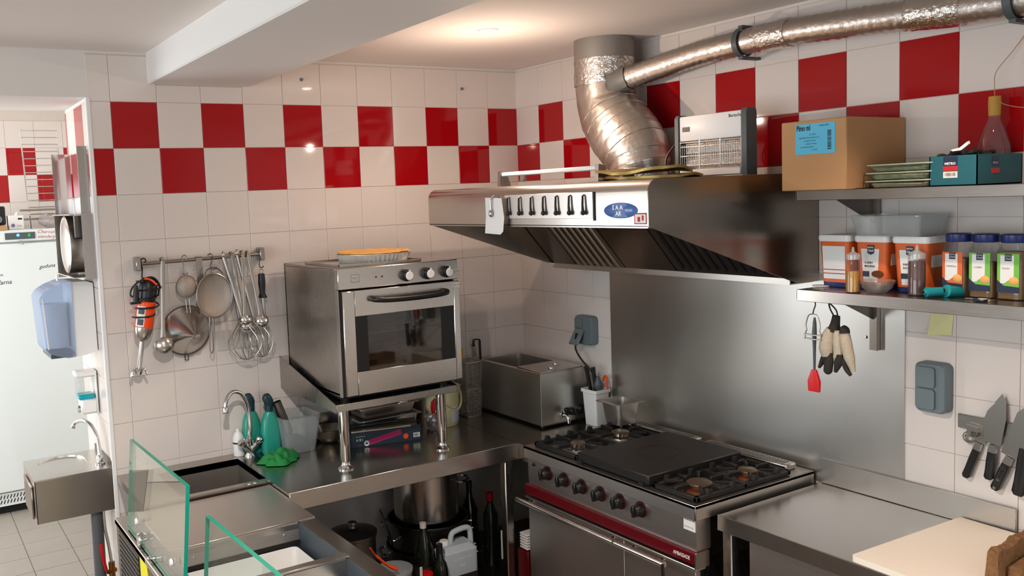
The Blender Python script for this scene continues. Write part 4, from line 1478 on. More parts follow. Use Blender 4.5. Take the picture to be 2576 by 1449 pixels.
obj('hanging_loop', G().tube(smooth_path([(X, -2.120, 1.60), (X - .01, -2.112, 1.625), (X - .02, -2.115, 1.647), (X - .012, -2.135, 1.625), (X, -2.134, 1.60)], 4), .0028, 6), MT['clothd'], gl)

obj('sticky_note', G().loft([[(-.0065, -2.317, 1.600), (-.0065, -2.392, 1.606), (-.006, -2.392, 1.606), (-.006, -2.317, 1.600)], [(-.016, -2.310, 1.528), (-.010, -2.388, 1.534), (-.0095, -2.388, 1.534), (-.0155, -2.310, 1.528)]]), MT['postit'],
    label='pale yellow sticky note on the white tiles under the lower shelf', cat='note')


def socket(name, y0, y1, z0, z1, lab, kind):
    t = thing(name, lab, 'socket', (0, (y0 + y1) / 2, z0))
    d = .052
    g = G()
    yz = lambda k, x: [(x, p[0], p[1]) for p in rrect(y0 + k, y1 - k, z0 + k, z1 - k, .022, 0, 5)]
    pts = lambda k, x: [(x, q[0], q[1]) for q in rrect(y0 + k, y1 - k, z0 + k, z1 - k, .022, 0, 5)]
    g.loft([pts(0, -.0055), pts(0, -d + .008), pts(.005, -d)])
    obj('housing', g, MT['greyp'], t)
    if kind == 'double':
        zm = (z0 + z1) / 2
        for a, b in ((zm + .003, z1 - .014), (z0 + .014, zm - .003)):
            g = G()
            pl = [(p[0], p[1]) for p in rrect(y0 + .034, y1 - .010, a, b, .010, 0, 4)]
            g.loft([[(-d, p[0], p[1]) for p in pl], [(-d - .010, p[0], p[1]) for p in pl]])
            obj('flap', g, MT['greyp'], t)
    else:
        obj('flap', G().box(-d - .006, -d, y0 + .07, y1 - .010, z0 + .085, z1 - .016, .003), MT['greyp'], t)
        g = G(Matrix.Translation((-d, (y0 + y1) / 2 + .022, z0 + .075)) @ Matrix.Rotation(math.radians(32), 4, 'Y'))
        g.box(-.008, .004, -.036, .034, -.085, .006, .004)
        obj('open_flap', g, MT['greyp'], t)
        pl = obj('plug', G().cyl((-d - .012, (y0 + y1) / 2 + .018, z0 + .055), (-d - .030, (y0 + y1) / 2 + .018, z0 + .015), .017, .012, 14), MT['black'], t)
        obj('cable', G().tube(smooth_path([(-d - .028, (y0 + y1) / 2 + .018, z0 + .02), (-.085, -.548, z0 - .02), (-.075, -.575, z0 - .07), (-.055, -.63, z0 - .13), (-.03, -.665, z0 - .22), (-.02, -.67, .91)], 6), .0048, 8), MT['black'], t)
    return t


socket('power_socket', -.634, -.500, 1.283, 1.432, 'grey power socket with a black plug on the tiles above the bain-marie', 'plug')
socket('power_socket', -2.394, -2.285, 1.265, 1.438, 'closed double grey power socket on the tiles above the right table', 'double')

# ------------------------------------------------ knife rail
obj('magnetic_rail', G().box(-.018, -.0055, -2.90, -2.415, 1.225, 1.272, .002).cyl((-.019, -2.43, 1.25), (-.0175, -2.43, 1.25), .006, n=12), MT['satin'], label='steel magnetic knife rail on the right wall', cat='knife rail')
bc = thing('bulldog_clip', 'metal bulldog clip stuck on the left end of the knife rail', 'clip', (-.025, -2.46, 1.185))
obj('clip_body', G().prism([(-2.452, 1.246), (-2.492, 1.240), (-2.486, 1.203), (-2.462, 1.206)], 0, -.040, -.020), MT['satin'], bc)
obj('clip_loop', G().tube([(-.024, -2.456 + .016 * math.cos(i * PI / 8), 1.200 + .016 * math.sin(i * PI / 8)) for i in range(16)], .005, 8, closed=True), MT['satin'], bc)
obj('clip_mouth', G().box(-.042, -.024, -2.490, -2.468, 1.208, 1.228, .004), MT['dark_steel'], bc)


def knife(name, lab, tip, heel, end, bw, hw, x, rivets=False, bolster=True):
    t = thing(name, lab, 'knife', (x, heel[0], end[1]))
    tip, heel, end = [Vector((0, a[0], a[1])) for a in (tip, heel, end)]
    d = (tip - heel).normalized()
    w = Vector((0, -d.z, d.y))          # to the viewer's left
    L = (tip - heel).length
    prof = [heel - w * bw * .5, heel + w * bw * .5, heel + d * L * .55 + w * bw * .46, heel + d * L * .85 + w * bw * .22, tip - w * bw * .1, heel + d * L * .8 - w * bw * .45]
    g = G().prism([(p.y, p.z) for p in prof], 0, x - .0012, x + .0012)
    obj('blade', g, MT['satin'], t)
    e = (end - heel).normalized()
    n = Vector((0, -e.z, e.y))
    Lh = (end - heel).length
    if bolster:
        a, b = heel + e * .002, heel + e * .028
        obj('bolster', G().prism([((a - n * hw * .8).y, (a - n * hw * .8).z), ((a + n * hw * .8).y, (a + n * hw * .8).z), ((b + n * hw).y, (b + n * hw).z), ((b - n * hw).y, (b - n * hw).z)], 0, x - .008, x + .006), MT['satin'], t)
    a = heel + e * (.028 if bolster else 0)
    rings = []
    for s_, k in ((0, .95), (.3, 1.05), (.7, 1.0), (.93, 1.12), (1, .7)):
        c = a + (end - a) * s_
        rings.append([(x - .009, (c + n * hw * k * .7).y, (c + n * hw * k * .7).z), (x - .006, (c + n * hw * k).y, (c + n * hw * k).z), (x + .006, (c + n * hw * k).y, (c + n * hw * k).z), (x + .008, (c - n * hw * k * .7).y, (c - n * hw * k * .7).z)[0:0] or (x + .008, (c).y, (c).z), (x + .006, (c - n * hw * k).y, (c - n * hw * k).z), (x - .006, (c - n * hw * k).y, (c - n * hw * k).z), (x - .009, (c - n * hw * k * .7).y, (c - n * hw * k * .7).z)])
    obj('handle', G().loft(rings), MT['black'], t)
    if rivets:
        for s_ in (.25, .6, .92):
            c = a + (end - a) * s_
            obj('rivet', G().cyl((x - .0105, c.y, c.z), (x - .008, c.y, c.z), .005, n=10), MT['chrome'], t)


knife('kitchen_knife', 'slim knife with a black handle and steel collar, leftmost on the rail', (-2.535, 1.325), (-2.490, 1.190), (-2.447, 1.062), .030, .0115, -.024)
knife('kitchen_knife', 'broad steel knife with a black handle, second from the left on the rail', (-2.565, 1.366), (-2.535, 1.195), (-2.522, 1.075), .046, .0125, -.030)
knife('kitchen_knife', 'large knife with a riveted black handle hanging lowest on the rail', (-2.640, 1.340), (-2.585, 1.165), (-2.540, 1.045), .058, .0125, -.028, True)
knife('kitchen_knife', 'cook knife with a plain black handle cut by the right edge of the photo', (-2.660, 1.42), (-2.632, 1.20), (-2.612, 1.045), .05, .0175, -.030, False, False)

# ================================================================== UTENSIL RAIL
rl = thing('utensil_rail', 'steel hanging rail with end brackets on the back wall above the sink', 'rail', (-1.85, -.05, 1.83))
obj('bar', G().tube([(-2.145, -.05, 1.832), (-1.562, -.05, 1.838)], .0085, 12), MT['wire'], rl)
for x, z in ((-2.140, 1.832), (-1.567, 1.838)):
    obj('end_bracket', G().box(x - .011, x + .011, -.062, -.0055, z - .030, z + .030, .003), MT['steelz'], rl)


def s_hook(x, z0, z1, y=-.052, r=.011):
    a = arc((x, y, z0), r, 0, PI, 8, 'xz')
    b = arc((x, y, z1), r, PI, 2 * PI, 8, 'xz')
    return a + [(x - r, y, (z0 + z1) / 2)] + b[0:] if False else [(x + r * .6, y - .004, z0 - .004)] + arc((x, y - .004, z0 + .003), r, 0, PI, 8, 'xz') + [(x - r * .6, y - .004, (z0 + z1) / 2)] + arc((x, y - .006, z1), r, PI, 2 * PI - .3, 7, 'xz')


# stick blender
hb = thing('stick_blender', 'orange and black stick blender with wound cord hanging on the rail', 'blender', (-2.13, -.09, 1.35))
obj('hook', G().tube(s_hook(-2.118, 1.842, 1.775), .0028, 6), MT['blackm'], hb)
ax = lambda t: Vector((-2.110 - .070 * t, -.09, 1.745 - .385 * t))      # from top of handle to blade guard
d = (ax(1) - ax(0)).normalized()


def along(prof, m, nm, n=24, par=None):
    return obj(nm, G().lathe(ax(0), prof, n, axis=d), m, par or hb)


along([(0, -.028), (.026, -.026), (.036, -.015), (.040, .02), (.037, .07), (.036, .078)], MT['black'], 'handle')
along([(.0365, .078), (.0405, .082), (.0405, .175), (.039, .192)], MT['orange'], 'motor_housing')
along([(.0395, .192), (.0385, .205), (.031, .232), (.018, .250), (.0105, .254), (.0105, .372), (.014, .378)], MT['satin'], 'shaft')
g = G()
for s_ in (-1, 1):
    c = ax(0) + d * .385
    g.tube(smooth_path([c + Vector((s_ * .006, -.006, .012)), c + Vector((s_ * .026, -.010, .006)), c + Vector((s_ * .034, -.012, -.018))], 4), [.008, .009, .010, .011, .011, .010, .011, .011, .009][:9], 8, flat=.5)
g.lathe(ax(0), [(.014, .372), (.020, .384), (.016, .398), (0, .398)], 14, axis=d)
obj('blade_guard', g, MT['chrome'], hb)
lab = obj('label', G().lathe(ax(0), [(.0409, .095), (.0409, .182)], 24, axis=d), MT['paperlab'], hb) if False else None
g = G()
u = Vector((-.62, -.78, 0)).normalized()
w = d.cross(u)
for i in range(5):
    a0, a1 = -.42 + i * .2, -.42 + (i + 1) * .2
    P = lambda a, t: ax(0) + d * t + (u * math.cos(a) + w * math.sin(a)) * .0412
    g.f([g.v(P(a0, .094)), g.v(P(a1, .094)), g.v(P(a1, .183)), g.v(P(a0, .183))])
lb = obj('label', g, MT['paperlab'], hb)
g = G()
for i in range(4):
    a0, a1 = -.34 + i * .17, -.34 + (i + 1) * .17
    for t0, t1 in ((.100, .128), (.150, .176)):
        P = lambda a, t: ax(0) + d * t + (u * math.cos(a) + w * math.sin(a)) * .0418
        g.f([g.v(P(a0, t0)), g.v(P(a1, t0)), g.v(P(a1, t1)), g.v(P(a0, t1))])
obj('label_print', g, MT['slate'], lb, kind='stuff')
pts = []
for i in range(70):
    t = i / 69
    a = t * 4.2 * 2 * PI
    rr = .047 + .008 * math.sin(a * .5)
    pts.append(ax(0) + d * (-.015 + .165 * t) + (u * math.cos(a) + w * math.sin(a)) * rr)
obj('power_cord', G().tube(pts, .0042, 7), MT['black'], hb)
obj('power_cord', G().tube(smooth_path([(-2.075, -.10, 1.69), (-2.07, -.11, 1.74), (-2.10, -.115, 1.775), (-2.15, -.11, 1.762), (-2.185, -.11, 1.735), (-2.195, -.11, 1.705), (-2.175, -.115, 1.69)], 5), .0042, 7), MT['black'], hb)
obj('plug', G().tube([(-2.170, -.115, 1.745), (-2.172, -.115, 1.71), (-2.176, -.115, 1.672)], [.008, .012, .014], 10).box(-2.20, -2.155, -.125, -.105, 1.664, 1.674, .003), MT['black'], hb)
obj('red_lever', G().tube(smooth_path([(-2.135, -.125, 1.772), (-2.11, -.13, 1.765), (-2.085, -.128, 1.742)], 4), .008, 8, flat=.6), MT['orange'], hb)


def ladle(name, lab, top, bot, hw, r, wide=1.0, grp=None):
    t = thing(name, lab, 'ladle', (bot[0], bot[1], bot[2] - r), grp)
    tp, bt = Vector(top), Vector(bot)
    rows = []
    for s_, k in ((0, .75), (.1, 1), (.5, .8), (.85, .75), (1, 1.1)):
        c = tp + (bt + Vector((0, 0, r * .7)) - tp) * s_
        rows.append([(c.x - hw * k, c.y - .001, c.z), (c.x, c.y - .003, c.z), (c.x + hw * k, c.y - .001, c.z), (c.x + hw * k, c.y + .001, c.z), (c.x - hw * k, c.y + .001, c.z)])
    obj('handle', G().loft(rows), MT['satin'], t)
    obj('handle_hook', G().tube(smooth_path([tp, tp + Vector((0, .012, .016)), tp + Vector((0, .030, .010)), tp + Vector((0, .034, -.014))], 4), hw * .6, 6, flat=.4), MT['satin'], t)
    prof = [(r * math.cos(a), -r * math.sin(a)) for a in (0, .25, .5, .75, 1.0, 1.25, 1.45)] + [(0, -r)]
    prof += [(p[0] * .95, p[1] * .95) for p in prof[::-1]]
    obj('bowl', G().lathe(bt, prof, 22, axis=(0, .75, .65)), MT['chrome'] if r < .04 else MT['satin'], t)
    return t


ladle('ladle', 'long steel ladle hanging second from the left, beside the orange stick blender', (-2.034, -.060, 1.838), (-2.062, -.085, 1.468), .011, .046)
# small strainer
ss = thing('small_strainer', 'small round wire strainer hanging on a hook above the conical sieve', 'strainer', (-1.94, -.07, 1.56))
obj('hook', G().tube(s_hook(-1.936, 1.843, 1.782), .0028, 6), MT['wire'], ss)
c = (-1.940, -.075, 1.716)
obj('rim', G().tube([(c[0] + .046 * math.cos(i * PI / 16), c[1], c[2] + .050 * math.sin(i * PI / 16)) for i in range(32)], .0028, 6, closed=True), MT['wire'], ss)
obj('wire_cloth', G().lathe(c, [(.046, 0), (.042, .012), (.028, .024), (0, .030)], 24, axis=(0, -1, 0), sy=1.08), MT['sieve'], ss)
obj('brace', G().box(c[0] - .009, c[0] + .007, -.078, -.074, 1.660, 1.775), MT['wire'], ss)
g = G()
for x in (-.008, .008):
    g.tube([(c[0] + x, -.075, 1.668), (c[0] + x * .9 + .003, -.080, 1.560)], .0018, 5)
g.tube([(c[0] - .004, -.080, 1.560), (c[0] + .010, -.080, 1.560)], .0018, 5)
obj('handle', g, MT['satin'], ss)
# conical sieve
cs = thing('conical_strainer', 'large conical steel strainer hanging on the rail with its point to the room', 'strainer', (-1.945, -.07, 1.38))
obj('handle', G().box(-1.885, -1.857, -.062, -.058, 1.60, 1.845).box(-1.885, -1.857, -.062, -.036, 1.843, 1.847), MT['steelz'], cs)
obj('cone', G().lathe((-1.945, -.045, 1.515), [(.112, -.008), (.112, 0), (.108, .003), (.100, .012), (.015, .110), (.013, .150), (0, .152)], 40, axis=(.05, -1, -.10)), MT['hood'], cs)
obj('rim', G().tube([(-1.945 + .113 * math.cos(i * PI / 20), -.044 + .006 * math.cos(i * PI / 20) - .011 * math.sin(i * PI / 20), 1.515 + .113 * math.sin(i * PI / 20)) for i in range(40)], .003, 6, closed=True), MT['dark_steel'], cs)
obj('lug', G().tube([(-1.952, -.02, 1.398), (-1.954, -.03, 1.378), (-1.940, -.03, 1.376), (-1.936, -.02, 1.396)], .0032, 6), MT['dark_steel'], cs)
# round strainer
rs = thing('round_strainer', 'round fine mesh strainer hanging from an S hook in front of the conical sieve', 'strainer', (-1.82, -.1, 1.40))
obj('hook', G().tube(smooth_path([(-1.828, -.052, 1.85), (-1.815, -.056, 1.856), (-1.806, -.060, 1.845), (-1.815, -.07, 1.82), (-1.826, -.08, 1.80), (-1.820, -.085, 1.785), (-1.808, -.09, 1.788), (-1.800, -.09, 1.795)], 4), .003, 6), MT['dark_steel'], rs)
c = (-1.822, -.10, 1.667)
obj('rim', G().tube([(c[0] + .082 * math.cos(i * PI / 20), c[1], c[2] + .100 * math.sin(i * PI / 20)) for i in range(40)], .0042, 8, closed=True), MT['wire'], rs)
obj('wire_cloth', G().lathe(c, [(.081, 0), (.076, -.012), (.05, -.03), (0, -.036)], 32, axis=(0, -1, 0), sy=1.22), MT['sieve'], rs)
obj('handle', G().tube([(-1.836, -.10, 1.57), (-1.842, -.10, 1.42), (-1.850, -.10, 1.405), (-1.858, -.10, 1.42), (-1.852, -.10, 1.57)], .003, 6), MT['wire'], rs)
obj('ear', G().tube(smooth_path([(-1.862, -.10, 1.755), (-1.85, -.10, 1.785), (-1.815, -.10, 1.795), (-1.785, -.10, 1.775), (-1.775, -.10, 1.745)], 4), .003, 6), MT['dark_steel'], rs)


def whisk(lab, top, neck, cen, rw, rh):
    t = thing('balloon_whisk', lab, 'whisk', (cen[0], cen[1], cen[2] - rh), 'steel whisks on the rail')
    obj('handle', G().tube([top, neck], [.0085, .0075], 12), MT['satin'], t)
    tp, nk = Vector(top), Vector(neck)
    obj('hanging_ring', G().tube([tp + Vector((0, .014 * math.cos(i * PI / 7), .012 + .014 * math.sin(i * PI / 7))) for i in range(14)], .002, 5, closed=True), MT['satin'], t)
    cen = Vector(cen)
    ax_ = (cen - nk).normalized()
    for k in range(6):
        a = k * PI / 6
        s_ = Vector((1, 0, 0)) * math.cos(a) + Vector((0, 1, 0)) * math.sin(a)
        s_ = (s_ - ax_ * s_.dot(ax_)).normalized()
        L = (cen - nk).length
        loop = []
        for q, wdt in ((0, .12), (.35, .45), (.8, .92), (1.15, 1.0), (1.55, .72), (1.8, .3), (1.86, 0)):
            loop.append((q, wdt))
        pts = [nk + ax_ * (L * q) + s_ * rw * wd for q, wd in loop] + [nk + ax_ * (L * q) - s_ * rw * wd for q, wd in loop[-2::-1]]
        obj('wire_loop', G().tube(smooth_path(pts, 3), .0016, 5), MT['satin'], t)
    return t


whisk('balloon whisk hanging in front, its handle leaning to the right', (-1.765, -.085, 1.838), (-1.700, -.105, 1.55), (-1.690, -.10, 1.445), .078, .09)
whisk('balloon whisk behind, hanging nearest to the black sharpening steel', (-1.690, -.055, 1.842), (-1.635, -.072, 1.55), (-1.615, -.075, 1.445), .070, .08)
ladle('ladle', 'small steel ladle hanging at the front between the two whisk handles', (-1.668, -.075, 1.845), (-1.690, -.115, 1.545), .008, .030)
ladle('ladle', 'small steel ladle nearest to the sharpening steel', (-1.640, -.072, 1.842), (-1.610, -.105, 1.530), .009, .036)
ladle('ladle', 'half hidden steel ladle hanging behind the front whisk', (-1.715, -.060, 1.842), (-1.672, -.075, 1.512), .009, .034)
g = G()
for k in range(7):
    g.tube([(-1.752 + k * .0075, -.066, 1.852), (-1.722 + k * .004, -.07, 1.66)], .0013, 5)
g.tube([(-1.720, -.07, 1.665), (-1.700, -.072, 1.50)], .005, 8)
g.tube([(-1.755, -.066, 1.850), (-1.705, -.066, 1.852)], .002, 6)
obj('wire_skimmer', g, MT['wire'], label='steel tool with a row of thin wires hanging beside the front whisk', cat='skimmer', kind=None)
stl = thing('sharpening_steel', 'black handled sharpening steel hanging at the right end of the rail', 'sharpening steel', (-1.575, -.06, 1.38))
obj('hook', G().tube(s_hook(-1.574, 1.848, 1.785), .0028, 6), MT['dark_steel'], stl)
obj('handle', G().lathe((-1.578, -.06, 1.748), [(0, 0), (.015, -.002), (.0165, -.02), (.0175, -.055), (.0135, -.085), (.0145, -.10), (.022, -.112), (.021, -.116), (0, -.116)], 18), MT['black'], stl)
obj('eyelet', G().tube([(-1.577 + .009 * math.cos(i * PI / 6), -.06, 1.757 + .011 * math.sin(i * PI / 6)) for i in range(12)], .0018, 5, closed=True), MT['wire'], stl)
obj('rod', G().tube([(-1.578, -.06, 1.634), (-1.568, -.06, 1.39), (-1.568, -.06, 1.378)], [.0065, .0055, .002], 10), MT['satin'], stl)
obj('wall_plate', G().box(-1.795, -1.600, -.012, -.0055, 1.395, 1.490, .003), MT['mold'], label='pale blank cover plate on the tiles behind the whisks', cat='plate')

# ================================================================== FAUCET
fa = thing('mixer_tap', 'chrome gooseneck mixer tap with two cross handles behind the sink', 'tap', (-1.70, -.10, ct))
FB = (-1.700, -.105)
obj('base', G().lathe((FB[0], FB[1], ct), [(0, 0), (.026, 0), (.026, .006), (.016, .02), (.015, .05), (.022, .058), (.022, .078), (.012, .086), (.011, .10)], 22), MT['chrome'], fa)
sp_ = smooth_path([(FB[0], FB[1], ct + .09), (FB[0] + .008, FB[1] - .002, 1.06), (FB[0] - .002, FB[1] - .006, 1.145), (FB[0] - .035, FB[1] - .02, 1.205), (FB[0] - .082, FB[1] - .04, 1.222), (FB[0] - .118, FB[1] - .06, 1.195), (FB[0] - .128, FB[1] - .066, 1.155)], 6)
obj('spout', G().tube(sp_, .0095, 14), MT['chrome'], fa)
e = Vector(sp_[-1])
obj('aerator', G().lathe(e, [(.010, .012), (.0135, .006), (.0135, -.018), (0, -.018)], 16), MT['chrome'], fa)
for s_ in (-1, 1):
    h = obj('valve', G().tube([(FB[0], FB[1] - .004, ct + .030), (FB[0] + s_ * .030, FB[1] - .016, ct + .062)], [.017, .013], 14), MT['chrome'], fa)
    T = Matrix.Translation((FB[0] + s_ * .038, FB[1] - .020, ct + .072)) @ Matrix.Rotation(s_ * math.radians(38), 4, 'Y')
    g = G(T).lathe((0, 0, 0), [(.010, -.012), (.014, -.004), (.0215, .006), (.021, .016), (.012, .022), (0, .023)], 8)
    obj('cross_handle', g, MT['chrome'], h)

# spray bottles
for x, y, h, lab, rot in ((-1.668, -.055, .275, 'turquoise bottle with dark cap directly behind the tap', .03), (-1.600, -.120, .285, 'turquoise bottle with dark cap standing right of the other one', .05)):
    t = thing('cleaner_bottle', lab, 'bottle', (x, y, ct), 'turquoise cleaner bottles')
    T = Matrix.Translation((x, y, ct))
    obj('bottle', G(T).loft([rrect(-.040, .040, -.026, .026, .018, .001), rrect(-.045, .045, -.029, .029, .02, .012), rrect(-.045, .045, -.029, .029, .02, .11), rrect(-.040, .040, -.027, .027, .02, .155), rrect(-.028, .028, -.022, .022, .018, .190), rrect(-.0185, .0185, -.0175, .0175, .0174, .205)]), MT['tealbot'], t)
    g = G(T).lathe((0, 0, .203), [(.019, 0), (.019, .030), (.014, .034)], 16)
    g.loft([rrect(-.018, .018, -.016, .016, .010, .232), rrect(-.024, .021, -.017, .017, .012, .250), rrect(-.030, .016, -.017, .017, .012, .268), rrect(-.024, .006, -.012, .012, .010, .284), rrect(-.015, .0, -.006, .006, .005, .289)])
    obj('cap', g, MT['tealcap'], t)
t = thing('white_bottle', 'small white bottle with a dark printed line behind the tap', 'bottle', (-1.735, -.055, ct))
obj('bottle', G().lathe((-1.735, -.055, ct), [(0, .001), (.026, .001), (.027, .01), (.027, .085), (.018, .108), (.010, .115), (.010, .13), (0, .131)], 22), MT['white'], t)
obj('print', G().lathe((-1.735, -.055, ct), [(.0273, .060), (.0273, .068)], 22), MT['ink'], t)

# green cloth
g = G()
nx, ny = 15, 13
for i in range(nx):
    pass
nx, ny = 34, 28
vs = []
for i in range(nx):
    row = []
    for k in range(ny):
        u, w = i / (nx - 1) * 2 - 1, k / (ny - 1) * 2 - 1
        e = max(abs(u), abs(w))
        a = math.atan2(w, u)
        rad_ = e * (1 + .14 * math.sin(3 * a + .6) + .08 * math.sin(7 * a))
        x, y = .094 * rad_ * math.cos(a), .072 * rad_ * math.sin(a)
        fold = abs(math.sin(5.2 * u + 2.6 * w + .7)) * .8 + abs(math.sin(3.1 * w - 4.3 * u + 1.9)) * .7
        z = (.016 + .022 * fold) * (1 - e ** 3) + .016 * math.exp(-((u - .35) ** 2 + (w - .2) ** 2) * 5)
        row.append(g.v((-1.622 + x, -.268 + y, ct + .003 + z)))
    vs.append(row)
for i in range(nx - 1):
    for k in range(ny - 1):
        g.f([vs[i][k], vs[i + 1][k], vs[i + 1][k + 1], vs[i][k + 1]])
obj('cleaning_cloth', g, MT['green'], label='crumpled green cleaning cloth on the counter below the turquoise bottles', cat='cloth', ang=60)

# clear plastic tub with a metal tube in it
t = thing('clear_tub', 'clear plastic tub leaning full of odds and ends left of the oven shelf leg', 'tub', (-1.48, -.13, ct))
g = G()
g.loft([rrect(-1.550, -1.405, -.205, -.045, .02, ct + .001), rrect(-1.572, -1.378, -.225, -.025, .02, ct + .175)], caps=False)
g.poly(rrect(-1.550, -1.405, -.205, -.045, .02, ct + .001)[::-1])
obj('tub', g, MT['milky'], t)
obj('rim', G().tube(rrect(-1.574, -1.376, -.227, -.023, .02, ct + .175), .0032, 6, closed=True), MT['clear'], t)
obj('blue_content', G().loft([rrect(-1.54, -1.425, -.195, -.07, .02, ct + .006), rrect(-1.54, -1.43, -.195, -.07, .02, ct + .05), rrect(-1.52, -1.45, -.16, -.09, .02, ct + .065)]), MT['slate'], t)
g = G()
a, b = Vector((-1.562, -.12, 1.138)), Vector((-1.510, -.13, .985))
for r0, r1 in ((.0215, .0215),):
    g.tube([a, b], [r0, r1], 20, caps=False)
    g.tube([a + (a - b) * .0, b], [.0185, .0185], 20, caps=False)
obj('metal_tube', g, MT['dark_steel'], label='short open metal tube sticking out of the clear plastic tub', cat='tube')

# crumpled foil bowl
g = G().lathe((-1.295, -.115, ct), [(0, .003), (.040, .004), (.066, .03), (.082, .068), (.086, .070), (.080, .072), (.06, .04), (.035, .012), (0, .010)], 28)
for v in g.b.verts:
    if v.co.z > ct + .01:
        v.co += Vector((random.uniform(-1, 1), random.uniform(-1, 1), random.uniform(-1, 1))) * .004
obj('metal_bowl', g, MT['satin'], label='crumpled shiny metal bowl on the counter behind the left oven shelf leg', cat='bowl', ang=50)

# cling film carton
T = Matrix.Translation((-1.085, -.285, ct)) @ Matrix.Rotation(math.radians(-13), 4, 'Z')
fb = thing('film_carton', 'long dark blue dispenser carton with a magenta roller printed on it under the oven shelf', 'carton', T.translation)
g = G(T)
L, D, HH = .176, .050, .078
for q in ((-L, L, -D, -D + .003, 0, HH), (-L, L, D - .003, D, 0, HH + .012), (-L, -L + .003, -D, D, 0, HH), (L - .003, L, -D, D, 0, HH + .006), (-L, L, -D, D, 0.0005, .003)):
    g.box(*q)
obj('carton', g, MT['darkbox'], fb)
obj('film_roll', G(T).cyl((-L + .01, 0, .060), (L - .012, 0, .064), .033, n=20), MT['dark_steel'], fb)
obj('torn_edge', G(T).box(-L + .005, L - .05, -D - .003, -D + .012, .072, .083, .003), MT['satin'], fb)
g = G(T)
a, b = Vector((-.095, -D - .0008, .018)), Vector((.075, -D - .0008, .055))
dd = (b - a).normalized()
nn_ = Vector((-dd.z, 0, dd.x)) * .0125
g.f([g.v(a - nn_), g.v(b - nn_), g.v(b + nn_), g.v(a + nn_)])
pk = obj('roller_print', g, MT['pink'], fb)
obj('roller_end_print', G(T).lathe((-.098, -D - .0006, .0175), [(.005, .0008), (.013, .0006), (.0135, 0)], 20, axis=(0, -1, 0)), MT['label'], fb)
obj('orange_dot', G(T).lathe((.098, -D - .0005, .028), [(0, .0008), (.0125, .0006), (.013, 0)], 22, axis=(0, -1, 0)), MT['orange'], fb)
bc = obj('barcode_label', G(T).box(.136, .169, -D - .001, -D, .018, .040), MT['label'], fb)
g = G(T)
for k in range(9):
    g.box(.139 + k * .003, .139 + k * .003 + random.choice((.0009, .0016)), -D - .0016, -D - .0009, .021, .037)
obj('barcode', g, MT['ink'], bc, kind='stuff')
X = T.to_3x3() @ Vector((1, 0, 0))
pb = obj('white_rule', G(T).box(-.150, -.105, -D - .001, -D, .052, .0535), MT['label'], fb)
text('A B I', .017, T @ Vector((-.150, -D - .0012, .036)), X, (0, 0, 1), MT['label'], pb, bold=.0003)
text('FILM', .007, T @ Vector((-.140, -D - .0012, .012)), X, (0, 0, 1), MT['orangelab'], pb)


# steel pans behind
def gn_pan(x0, x1, y0, y1, z0, z1, lab, grp=None, lip=.016, m='steel'):
    t = thing('gastronorm_pan', lab, 'pan', ((x0 + x1) / 2, (y0 + y1) / 2, z0), grp)
    g = G()
    r = .02
    g.loft([rrect(x0 + .012, x1 - .012, y0 + .012, y1 - .012, r, z0), rrect(x0, x1, y0, y1, r, z1 - .004), rrect(x0, x1, y0, y1, r, z1), rrect(x0 - lip, x1 + lip, y0 - lip, y1 + lip, r * .8, z1 + .001), rrect(x0 - lip, x1 + lip, y0 - lip, y1 + lip, r * .8, z1 + .003),
            rrect(x0 + .002, x1 - .002, y0 + .002, y1 - .002, r, z1 + .003), rrect(x0 + .002, x1 - .002, y0 + .002, y1 - .002, r, z1 - .004), rrect(x0 + .014, x1 - .014, y0 + .014, y1 - .014, r, z0 + .002)])
    obj('pan', g, MT[m], t)
    return t


gn_pan(-1.165, -.835, -.205, -.035, ct + .001, ct + .090, 'deep steel pan standing on the counter behind the blue carton', m='steel')
gn_pan(-1.155, -.845, -.200, -.040, ct + .095, ct + .150, 'shallow steel pan stacked on top of the deep pan behind the blue carton', m='satin')
for k, (a, b, lab) in enumerate((((-.955, -.14, 1.052), (-.905, -.19, 1.066), 'short steel cutter lying on the stacked pan, left of the others'), ((-.90, -.215, 1.056), (-.815, -.225, 1.060), 'flat steel bar lying on the right edge of the stacked pan'), ((-.945, -.20, 1.054), (-.91, -.12, 1.07), 'small bright steel clip lying across the stacked pan'))):
    g = G().tube([a, b], .006 if k != 1 else .008, 8, flat=.6)
    g.tube([(b[0], b[1], b[2]), (b[0] + .012, b[1] + .012, b[2] + .006)], .004, 6)
    obj('steel_utensil', g, MT['chrome'], label=lab, cat='utensil')

# cream bucket
bx, by = -.680, -.180
bk = thing('cream_bucket', 'cream plastic bucket with a round red logo behind the right oven shelf leg', 'bucket', (bx, by, ct))
obj('pail', G().lathe((bx, by, ct), [(0, .001), (.082, .001), (.084, .006), (.092, .165), (.096, .167), (.096, .190), (.093, .192)], 36), MT['cream'], bk)
obj('lid', G().lathe((bx, by, ct), [(.093, .188), (.099, .190), (.099, .200), (.090, .202), (.086, .197), (0, .197)], 36), MT['cream'], bk)
hp = [(bx + .101 * math.cos(a), by + .101 * math.sin(a), ct + .172 - .085 * math.sin((a - 3.75) / 2.35 * PI)) for a in [3.75 + i * 2.35 / 20 for i in range(21)]]
obj('handle', G().tube(hp, .0055, 8), MT['cream'], bk)


